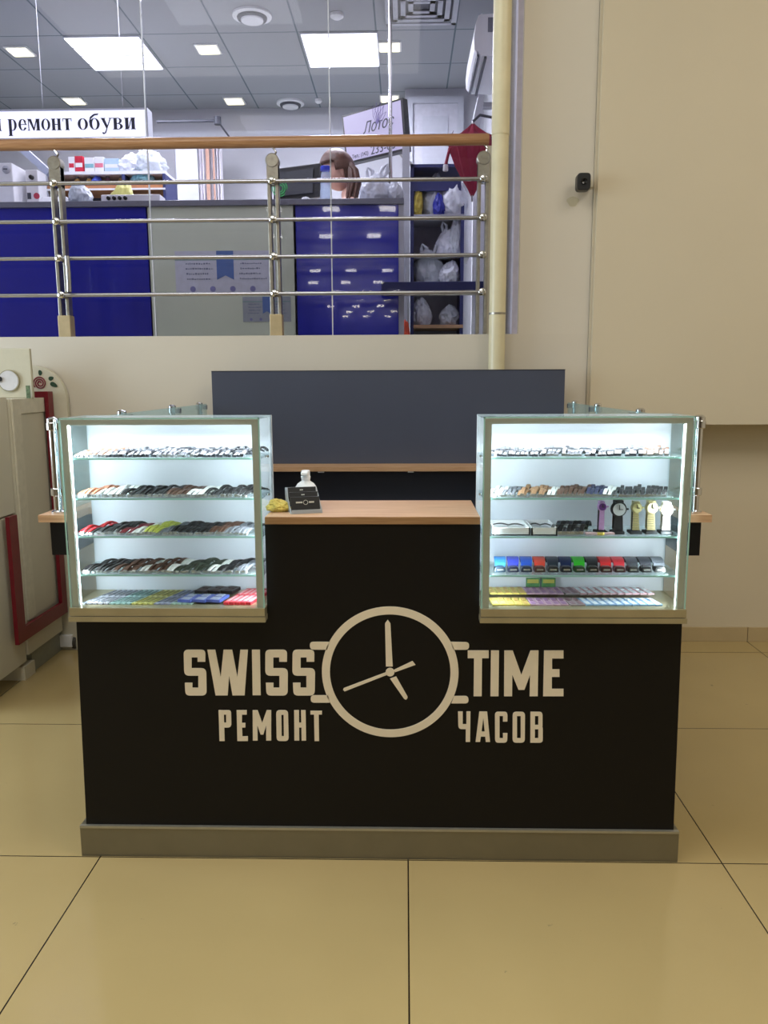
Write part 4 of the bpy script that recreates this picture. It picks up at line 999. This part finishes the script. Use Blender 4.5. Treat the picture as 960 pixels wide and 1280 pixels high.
t.rotation_euler = (0, 0, math.radians(16))
# spray bottle
P = at(383, 640, 2.60)
t = thing('spray_bottle', 'white spray bottle standing behind the business card holder', 'bottle', (P.x, 2.60, WT))
zt_ = at(383, 588, 2.60).z; H = zt_ - WT
MB().lathe((P.x, 2.60, WT), [(.03, 0), (.034, .004), (.034, H * .52), (.027, H * .62), (.014, H * .70), (.012, H * .74)], 24).build('bottle_body', whiteM, t, smooth=True)
MB().lathe((P.x, 2.60, WT), [(.014, H * .72), (.016, H * .83), (.014, H * .84), (.014, H * 1.0), (.008, H * 1.01)], 20).build('cap', whiteM, t, smooth=True)
MB().box(P.x - .011, P.x + .011, 2.562, 2.60, WT + H * .89, WT + H * .99).build('nozzle', whiteM, t, bevel=.003)
# yellow cloth
P = at(348, 645, 2.46)
crumple('yellow_cloth', (P.x, 2.475, WT), .038, .035, .034, mat('yellow_cloth', (206, 180, 90), .8, var=.3, bump=.4), 'crumpled yellow cloth at the left end of the oak worktop', cat='cloth', seed=51, amp=.4)

# ------------------------------------------------------------------ goods: straps
def strap_mesh(name, c1, c2, metal=False):
    g = MB(); n = 10; L_ = .150; w_ = .0058
    vs = []
    for i in range(n + 1):
        f_ = i / n; y = -L_ / 2 + L_ * f_; z = .003 + .0085 * abs(math.sin(f_ * 2 * PI)) ; ww = w_ * (1 - .25 * abs(2 * f_ - 1))
        for dx, dz in ((-ww, 0), (ww, 0), (ww, .0035), (-ww, .0035)): vs.append((dx, y, z + dz))
    fs = []; mi = []
    for i in range(n):
        for k in range(4): fs.append((i * 4 + k, i * 4 + (k + 1) % 4, i * 4 + 4 + (k + 1) % 4, i * 4 + 4 + k)); mi.append(1 if metal and i % 2 else 0)
    fs += [(3, 2, 1, 0), (n * 4, n * 4 + 1, n * 4 + 2, n * 4 + 3)]; mi += [0, 0]
    g.add(vs, fs); g.m = mi
    g.box(-.0065, .0065, -L_ / 2 - .006, -L_ / 2 + .003, .001, .0065, 1); g.box(-.006, .006, -.004, .004, .001, .0055, 1)
    return g.build(name, [c1, c2], None, origin=(0, 0, 0))
silver = mat('silver_links', (190, 190, 195), .25, .8); rose = mat('rose_links', (206, 160, 140), .3, .8); gunm = mat('gunmetal_links', (92, 92, 100), .3, .8)
buckle = mat('buckle_steel', (206, 206, 208), .25, .8)
cols = {'black': (30, 28, 30), 'brown': (84, 56, 42), 'white': (232, 232, 230), 'copper': (190, 128, 100), 'red': (186, 36, 44), 'dark red': (120, 34, 44), 'yellow green': (182, 186, 86),
        'grey': (104, 106, 114), 'dark green': (58, 66, 54), 'tan': (150, 112, 80), 'navy': (40, 46, 80)}
protos = {}
def strap_proto(c):
    if c not in protos:
        if c == 'silver': protos[c] = strap_mesh('watch_bracelet', silver, gunm, True)
        elif c == 'rose gold': protos[c] = strap_mesh('watch_bracelet', rose, silver, True)
        elif c == 'gunmetal': protos[c] = strap_mesh('watch_bracelet', gunm, silver, True)
        else: protos[c] = strap_mesh('watch_strap', mat('leather_' + c.replace(' ', '_'), cols[c], .55, var=.12, scale=80), buckle)
        protos[c]['_used'] = 0
    return protos[c]
def row(side, shelf, z, xa, xb, runs, metal=False, lab=None):
    """runs: (colour, count) from left to right"""
    tot_ = sum(n for c, n in runs); step = (xb - xa) / tot_; i = 0
    seen = {}
    order = ['top', 'second', 'third', 'fourth']
    # how many separate runs of one colour this row holds
    cnt = {}
    for c, n in runs: cnt[c] = cnt.get(c, 0) + 1
    rn = {}
    for c, n in runs:
        rn[c] = rn.get(c, 0) + 1
        where = ''
        if cnt[c] > 1:
            f_ = (i + n / 2) / tot_
            where = ['at the left end of', 'left of the middle of', 'near the middle of', 'right of the middle of', 'at the right end of'][min(4, int(f_ * 5))] + ' '
        else: where = 'on '
        kind = 'metal link watch bracelet' if metal else 'leather watch strap'
        for k in range(n):
            P = strap_proto(c); x = xa + step * (i + .5) + random.uniform(-.001, .001)
            lbl = '%s %s lying %sthe %s shelf, %s case' % (c, kind, where, order[shelf], side)
            grp = '%s %ss, %s%s shelf of the %s case' % (c, kind, where, order[shelf], side)
            loc = (x, 2.448 + random.uniform(-.003, .003), z + .0005); rz = math.radians(-20 + random.uniform(-4, 4)); sc = (step / .0132, 1, random.uniform(1.0, 1.7))
            if not P['_used']:
                o = P; o.location = loc; o.rotation_euler = (0, 0, rz); o.scale = sc; o['_used'] = 1
            else:
                o = P.copy(); COL.objects.link(o); o.location = loc; o.rotation_euler = (0, 0, rz); o.scale = sc
            if '_used' in o and o is not P: del o['_used']
            tag(o, lbl, 'watch bracelet' if metal else 'watch strap', grp)
            i += 1
La, Lb = -.962, -.448; Ra, Rb = .272, .795
row('left', 0, SZ[0], La, Lb, [('rose gold', 8), ('silver', 12), ('gunmetal', 8), ('silver', 12)], True)
row('left', 1, SZ[1], La, Lb, [('copper', 4), ('white', 6), ('black', 11), ('brown', 5), ('white', 4), ('black', 10)])
row('left', 2, SZ[2], La, Lb, [('red', 3), ('black', 7), ('dark red', 3), ('white', 3), ('yellow green', 4), ('grey', 3), ('black', 9), ('brown', 4), ('grey', 6)])
row('left', 3, SZ[3], La, Lb, [('black', 8), ('brown', 7), ('white', 2), ('brown', 5), ('white', 2), ('dark green', 9), ('white', 2), ('black', 5), ('grey', 4)])
row('right', 0, SZ[0], Ra, Rb, [('silver', 13), ('gunmetal', 9), ('silver', 12), ('rose gold', 6)], True)
row('right', 1, SZ[1], Ra, Rb, [('white', 3), ('grey', 3), ('tan', 7), ('white', 2), ('brown', 7), ('navy', 4), ('white', 2), ('black', 12)])
for P in protos.values():
    if '_used' in P: del P['_used']

# bottom level: packets
def packet(x, y, z, wd, ln, rz, M, Mp, lb, cat='packet', name='strap_packet', grp=None, nm2='printed_label', th=.004, skew=0):
    r = thing(name, lb, cat, (x, y, z), grp)
    MB().box(x - wd / 2, x + wd / 2, y - ln / 2, y + ln / 2, z, z + th).build('sleeve', M, r)
    MB().box(x - wd * .32, x + wd * .32, y - ln * .42, y - ln * .05, z + th, z + th + .0008).build(nm2, Mp, r)
    MB().box(x - wd * .25, x + wd * .25, y + ln * .05, y + ln * .42, z + th, z + th + .002).build('strap_inside' if name == 'strap_packet' else 'cell', Mp, r)
    r.rotation_euler = (0, 0, rz); return r
pc = lambda n, c, r=.35: mat('packet_' + n, c, r, var=.1, scale=60)
seq = [('silvery', (186, 188, 200), 5), ('pale teal', (166, 200, 198), 4), ('yellow', (214, 208, 122), 4), ('lilac grey', (170, 174, 200), 3), ('pale green', (180, 208, 196), 4)]
xp = -.955
for nm, c, n in seq:
    M = pc(nm.replace(' ', '_'), c); Mp = mat('print_' + nm.replace(' ', '_'), tuple(int(v * .72) for v in c), .5)
    for k in range(n):
        packet(xp, 2.445, FZ + .0005, .0145, .17, math.radians(-18), M, Mp, '%s strap packet lying on the floor of the left case' % nm, grp='%s packets, left case floor' % nm)
        xp += .0172
for k in range(3):
    packet(xp - .03 + k * .042, 2.500, FZ + .006, .040, .06, math.radians(-14), pc('black%d' % k, (40, 34, 36)), mat('pr_d%d' % k, (70, 50, 46), .5), 'black packet on the left case floor, ' + ['left of the three black ones', 'middle of the three black ones', 'next to the red packets'][k], th=.010, grp='black packets, left case floor')
for k in range(3):
    packet(xp - .055 + k * .045, 2.405, FZ + .006, .043, .07, math.radians(-12), pc('blue%d' % k, (96, 112, 200)), mat('pr_b%d' % k, (190, 196, 220), .5), 'blue packet at the front of the left case floor, ' + ['leftmost of three', 'middle of three', 'rightmost of three beside the red'][k], th=.008, grp='blue packets, left case floor')
xp += .088
redp = pc('red', (226, 60, 76)); redq = mat('print_red', (240, 170, 176), .5)
while xp < -.452:
    packet(xp, 2.445, FZ + .0005, .0155, .17, math.radians(-14), redp, redq, 'coral red strap packet at the right end of the left case floor', grp='red packets, left case floor', th=.009); xp += .0172
# right case floor: battery cards in two rows
seqR = [('yellow', (226, 206, 110), 5), ('pink and lilac', (206, 170, 190), 5), ('grey and pink', (176, 160, 166), 2), ('blue and white', (150, 186, 226), 10)]
xq = .272; wd = .0228
for nm, c, n in seqR:
    M = pc('card_' + nm.split()[0], c); Mp = mat('cardprint_' + nm.split()[0], {'yellow': (214, 180, 110), 'pink and lilac': (170, 130, 170), 'grey and pink': (150, 120, 130), 'blue and white': (236, 242, 250)}[nm], .5)
    for k in range(n):
        for r_, (yy, zz) in enumerate(((2.402, FZ + .0005), (2.488, FZ + .012))):
            M2 = M
            if nm == 'blue and white' and r_ == 1: M2 = bpy.data.materials.get('packet_card_rosy') or pc('card_rosy', (214, 170, 178))
            packet(xq + .001 * r_, yy, zz, wd - .0015, .078, math.radians(10 if xq > .5 else 4), M2, Mp, '%s blister card in the %s row of the right case floor' % (('rosy and white' if M2 is not M else nm), ('front', 'back')[r_]), 'battery card', 'battery_card', grp='%s %s row cards' % (('rosy and white' if M2 is not M else nm), ('front', 'back')[r_]), th=.004 if r_ == 0 else .004)
        xq += wd + .0002
# green cards standing at the back
for k in range(2):
    x = .41 + k * .05
    r = thing('green_card', 'green and yellow card propped at the back of the right case floor, ' + ('left one' if k == 0 else 'right one'), 'card', (x, 2.533, FZ), 'green cards at the back')
    MB().box(x - .022, x + .022, 2.530, 2.534, FZ, FZ + .045).build('card_sheet', mat('card_green%d' % k, (90, 140, 90), .5, var=.3, scale=50), r)
    MB().box(x - .018, x + .018, 2.529, 2.530, FZ + .028, FZ + .040).build('card_band', mat('card_gold%d' % k, (190, 180, 90), .5), r)

# fourth shelf right: rubber straps with dark cases
def rubber(x, z, c, lb, y=2.425, w_=.036):
    M = mat('rubber', c, .45, var=.04)
    r = thing('rubber_watch_strap', lb, 'watch strap', (x, y, z), 'rubber straps, right case fourth shelf')
    g = MB(); n = 14; vs = []
    for i in range(n + 1):
        a = PI * i / n; yy = y + .055 - .055 * math.cos(a) - .02; zz = z + .004 + .024 * math.sin(a); ww = w_ * (.36 + .10 * math.sin(a))
        for s1, s2 in ((-1, 0), (1, 0), (1, 1), (-1, 1)): vs.append((x + s1 * ww + .012 * (i / n), yy, zz + s2 * .005))
    fs = [(i * 4 + k, i * 4 + (k + 1) % 4, i * 4 + 4 + (k + 1) % 4, i * 4 + 4 + k) for i in range(n) for k in range(4)] + [(3, 2, 1, 0), (n * 4, n * 4 + 1, n * 4 + 2, n * 4 + 3)]
    g.add(vs, fs); g.build('band', M, r, smooth=False)
    q = rpoly([(-w_ * .46, 0, .006), (w_ * .46, 0, .006), (w_ * .36, .018, .007), (-w_ * .36, .018, .007)])
    MB().prism([(x + a, y - .035, z + .001 + c_) for a, c_ in q], (0, .032, 0)).build('case_piece', mat('case_dark', tuple(int(30 + v * .18) for v in c), .35), r, bevel=.002)
    MB().box(x - w_ * .25, x + w_ * .25, y - .0358, y - .035, z + .007, z + .012).build('highlight_plate', buckle, r)
    return r
rc = [('light blue', (60, 140, 220)), ('violet blue', (60, 70, 190)), ('royal blue', (36, 80, 180)), ('orange red', (214, 70, 50)), ('dark slate', (50, 56, 72)), ('navy', (28, 44, 90)), ('bright green', (60, 200, 50)), ('black', (34, 34, 38)),
      ('bright red', (220, 40, 44)), ('scarlet', (206, 44, 56)), ('charcoal', (60, 60, 68)), ('soft black', (44, 44, 52)), ('smoky grey', (92, 96, 104))]
for i, (nm, c) in enumerate(rc):
    rubber(.288 + i * .0400, SZ[3] + .0005, c, '%s rubber watch strap on the fourth shelf of the right case' % nm, w_=.039)

# third shelf right: trays, straps, standing watches
Z3 = SZ[2] + .0005
for k, (a, c) in enumerate(((.262, .372), (.376, .452))):
    r = thing('white_tray_box', ['long white open tray with straps at the left of the third shelf, right case', 'shorter white tray beside the long one on the third shelf, right case'][k], 'tray', ((a + c) / 2, 2.43, Z3), 'white trays')
    g = MB(); g.box(a, c, 2.37, 2.51, Z3, Z3 + .004); g.box(a, c, 2.37, 2.374, Z3, Z3 + .024); g.box(a, c, 2.506, 2.51, Z3, Z3 + .024); g.box(a, a + .004, 2.37, 2.51, Z3, Z3 + .024); g.box(c - .004, c, 2.37, 2.51, Z3, Z3 + .024)
    g.build('tray_body', whiteM, r)
    MB().box(a + .01, c - .012, 2.40, 2.49, Z3 + .004, Z3 + .010).build('insert', whiteM, r)
    s_ = strap_proto('black').copy(); COL.objects.link(s_); s_.location = ((a + c) / 2, 2.45, Z3 + .016); s_.rotation_euler = (0, 0, math.radians(80)); s_.scale = (1.4, .62 if k == 0 else .42, .5)
    tag(s_, 'black watch strap resting inside the ' + ('long' if k == 0 else 'shorter') + ' white tray', 'watch strap'); s_['group'] = 'straps in trays'
for i in range(8):
    s_ = strap_proto('black' if i % 3 else 'gunmetal').copy(); COL.objects.link(s_)
    s_.location = (.464 + i * .0125, 2.44, Z3); s_.rotation_euler = (0, 0, math.radians(-24)); s_.scale = (1.1, .9, 1.9)
    s_.name = 'watch_strap' if i % 3 else 'watch_bracelet'
    tag(s_, ('black leather watch strap' if i % 3 else 'gunmetal watch bracelet') + ' in the small heap between white trays and standing watches', 'watch strap' if i % 3 else 'watch bracelet', 'small heap on the third shelf, right case, ' + ('straps' if i % 3 else 'bracelets'))
blackCush = mat('black_cushion', (26, 28, 32), .6)
def standing(xp_, ytop, ybot, dr, body, dialc, lb, style='metal', w_=.018, stand=True):
    Y = 2.40; top = at(xp_, ytop, Y).z; X = at(xp_, 645, Y).x; bot = Z3
    r = thing('wrist_watch', lb, 'watch', (X, Y, bot), 'watches standing upright')
    M = mat('watch_body', body, .3 if style == 'metal' else .5, .7 if style == 'metal' else 0, var=.1, scale=90)
    zc_ = top - dr - .004
    MB().lathe((X, Y, zc_), [(dr, .006), (dr * 1.02, .0), (dr * .92, -.008)], 28, 'y').build('watch_case', M, r, smooth=True)
    MB().lathe((X, Y, zc_), [(dr * .80, -.0078), (dr * .78, -.0092)], 28, 'y').build('dial', mat('watch_dial', dialc, .25), r)
    g = MB(); g.box(X - .001, X + .001, Y - .0105, Y - .0095, zc_, zc_ + dr * .6); g.box(X - .001, X + dr * .45, Y - .0105, Y - .0095, zc_ - .001, zc_ + .001); g.build('hands', blackP if sum(dialc) > 300 else whiteM, r)
    MB().lathe((X + dr + .003, Y, zc_), [(.0025, -.004), (.003, 0), (.0025, .003)], 8, 'x').build('crown', M, r)
    g = MB(); lo = max(bot + .012, zc_ - .07)
    n = 8; z_ = zc_ - dr * .85; hh = (z_ - lo) / n
    for k in range(n):
        ww = w_ * (1 - .18 * k / n) / 2; g.box(X - ww, X + ww, Y - .006 + .001 * k, Y - .001 + .001 * k, lo + hh * k + .0006, lo + hh * (k + 1) - .0006) if style == 'metal' else g.box(X - ww, X + ww, Y - .005, Y, lo + hh * k, lo + hh * (k + 1))
    g.box(X - w_ * .45, X + w_ * .45, Y - .005, Y + .02, zc_ + dr * .8, zc_ + dr * 1.12)
    g.build('band', M, r)
    # back half of the band passing behind the stand
    MB().box(X - w_ * .42, X + w_ * .42, Y + .020, Y + .024, lo, zc_ + dr * 1.1).build('band_back', M, r)
    # cuff stand
    sroot = thing('watch_stand', 'small black stand under the ' + lb.split(' standing')[0], 'stand', (X, Y + .01, bot), 'black watch stands')
    MB().box(X - .018, X + .018, Y - .012, Y + .03, bot, bot + .009).build('stand_base', blackCush, sroot, bevel=.002)
    MB().box(X - .008, X + .008, Y + .004, Y + .016, bot + .009, zc_ + .0).build('stand_upright', blackCush, sroot)
standing(752, 626, 664, .0135, (190, 150, 205), (110, 70, 140), 'small lilac watch standing on the third shelf of the right case', 'rubber', .016)
standing(773, 625, 672, .0235, (34, 34, 40), (196, 200, 206), 'large black sports watch standing left of the gold one', 'rubber', .028)
standing(795, 626, 664, .0165, (206, 198, 150), (196, 188, 138), 'gold square-looking watch standing right of the large black one', 'metal', .020)
standing(814, 625, 664, .0190, (228, 214, 166), (236, 228, 196), 'bright gold watch with a cream dial standing in the middle of the light ones', 'metal', .024)
standing(833, 627, 664, .0195, (238, 236, 236), (246, 244, 244), 'all white watch standing at the right end of the third shelf', 'rubber', .024)
X = at(751, 668, 2.38).x
r = thing('lying_watch', 'pink-banded watch with a gold dial lying flat under the lilac one', 'watch', (X, 2.40, Z3))
MB().lathe((X, 2.385, Z3), [(.012, 0), (.013, .004), (.011, .008)], 20).build('watch_case', mat('gold_case', (200, 180, 90), .3, .7), r, smooth=True)
g = MB(); g.box(X - .045, X - .011, 2.376, 2.394, Z3 + .002, Z3 + .007); g.box(X + .011, X + .040, 2.376, 2.394, Z3 + .002, Z3 + .007); g.build('band', mat('pink_band2', (226, 190, 196), .5), r)

# ------------------------------------------------------------------ the white stall at the left
SX = -1.93
stM = mat('stall_white', (216, 210, 192), .5, var=.03, scale=4)
st2 = mat('stall_panel', (206, 200, 182), .5, var=.03, scale=4)
t = thing('white_stall', 'white panelled stall with a maroon frame line at the left edge', 'stall', (SX - .3, 4.0, 0))
MB().box(SX - .5, SX, 3.93, 4.345, .12, 1.42).build('cabinet_body', stM, t)
g = MB(); g.box(SX, SX + .012, 3.935, 4.02, .30, 1.42); g.box(SX, SX + .012, 4.02, 4.29, 1.345, 1.42); g.build('face_frame', mat('stall_trim', (212, 206, 188), .45), t, bevel=.002)
MB().box(SX, SX + .003, 4.03, 4.29, .30, 1.34).build('inset_panel', st2, t)
MB().box(SX - .48, SX - .01, 3.45, 3.922, .86, 1.43).build('upper_door', stM, t)
MB().box(SX - .48, SX - .01, 3.45, 3.922, .09, .85).build('lower_door', stM, t)
ml = t
g = MB(); g.box(SX + .014, SX + .034, 3.85, 4.35, .225, .295); g.box(SX + .014, SX + .034, 3.77, 3.85, .225, .862); g.build('maroon_frame', maroonM, t)
g = MB(); g.box(SX + .014, SX + .034, 4.29, 4.35, .295, 1.40); g.box(SX - .085, SX + .034, 4.29, 4.35, 1.4205, 1.452); g.box(SX + .014, SX + .034, 4.29, 4.35, 1.40, 1.4205); g.build('maroon_frame', maroonM, t)
MB().box(SX - .4, SX - .02, 4.0, 4.38, .0, .115).build('plinth', mat('plinth_grey', (150, 152, 140), .5), t)
MB().box(SX - .3, SX - .004, 3.88, 3.995, .0, .07).build('plinth_block', stM, t)
MB().box(SX - .01, SX + .004, 3.66, 3.73, 1.165, 1.20).build('hinge_plate', lgreyM, t)
g = MB(); X = SX + .02; g.box(X - .04, X + .03, 4.34, 4.42, .02, .09); g.box(X + .0, X + .05, 4.44, 4.455, .09, .13); g.build('castor_bracket', whiteM, t, bevel=.004)
MB().lathe((X + .034, 4.38, .04), [(.038, -.012), (.04, 0), (.038, .012)], 18, 'x').build('castor_wheel', mat('wheel', (60, 56, 50), .5), t, smooth=True)
# grey box with a disc on top
a, c = at(-60, 436, 4.15), at(37, 436, 4.15); lo = 1.421
t = thing('beige_box_panel', 'beige square panel with a pale round disc standing on the white stall', 'panel', (a.x, 4.18, lo))
MB().box(a.x, c.x, 4.15, 4.17, lo, a.z).build('panel_board', mat('beige_board', (196, 190, 168), .6, var=.02), t, bevel=.004)
d_ = at(12, 476, 4.15); MB().lathe((d_.x, 0, d_.z), [(.050, 4.148), (.052, 4.142), (.049, 4.138)], 40, 'y').build('disc', mat('disc_pale', (206, 204, 206), .4), t, smooth=True)
MB().ring((d_.x, d_.z),   .052, .055, 4.140, 4.149, 48).build('disc_rim', mat('rim_olive', (150, 142, 110), .5), t)
e_ = at(0, 474, 4.13); MB().lathe((e_.x - .006, 0, e_.z), [(.014, 4.137), (.014, 4.13)], 18, 'y').build('black_dot', blackP, t)
# small patterned card
a, c = at(32, 482, 4.12), at(38, 498, 4.12)
tag(MB().box(a.x, c.x, 4.12, 4.125, 1.42, a.z).build('patterned_card', mat('pattern_green', (90, 110, 80), .5, var=.6, scale=70)), 'tiny patterned green card standing at the stall top edge', 'card')
# arched headboard
BY = 4.360
t = thing('arched_board', 'white arched board with a dark red rose swirl behind the stall', 'board', (-2.0, BY, 0))
xl_, xr_ = -2.18, at(84, 510, BY).x; zt_ = at(47, 457, BY).z; Rr = .18
pts = [(xl_, 0), (xr_, 0)]
for k in range(13): a = k / 12 * PI / 2; pts.append((xr_ - Rr + Rr * math.cos(a), zt_ - Rr + Rr * math.sin(a)))
pts.append((xl_, zt_))
MB().prism([(x, BY, z) for x, z in pts], (0, .03, 0)).build('board_panel', mat('arch_white', (206, 200, 180), .5, var=.02), t)
c = at(50, 479, BY); g = MB(); q = []
for k in range(70):
    a = k / 69 * 2 * PI * 2.6; r_ = .006 + .030 * k / 69; q.append((c.x + r_ * math.cos(a), BY - .002, c.z + r_ * math.sin(a)))
g.tube(q, .0034, 6); g.build('rose_swirl', mat('rose_red', (120, 24, 50), .5), t, smooth=True)
g = MB(); leafM = mat('leaf_green', (36, 66, 46), .5)
for (px_c, py_c, rx, ry, an) in ((67.5, 481, .021, .012, -.5), (64, 473, .014, .011, .4), (50.5, 466, .010, .014, 0)):
    c = at(px_c, py_c, BY); pp = []
    for k in range(14):
        a = 2 * PI * k / 14; x, z = rx * math.cos(a), ry * math.sin(a) * (1 - .3 * math.cos(a)); pp.append((c.x + x * math.cos(an) - z * math.sin(an), BY - .003, c.z + x * math.sin(an) + z * math.cos(an)))
    MB().prism(pp, (0, .0028, 0)).build('painted_leaf', leafM, t)
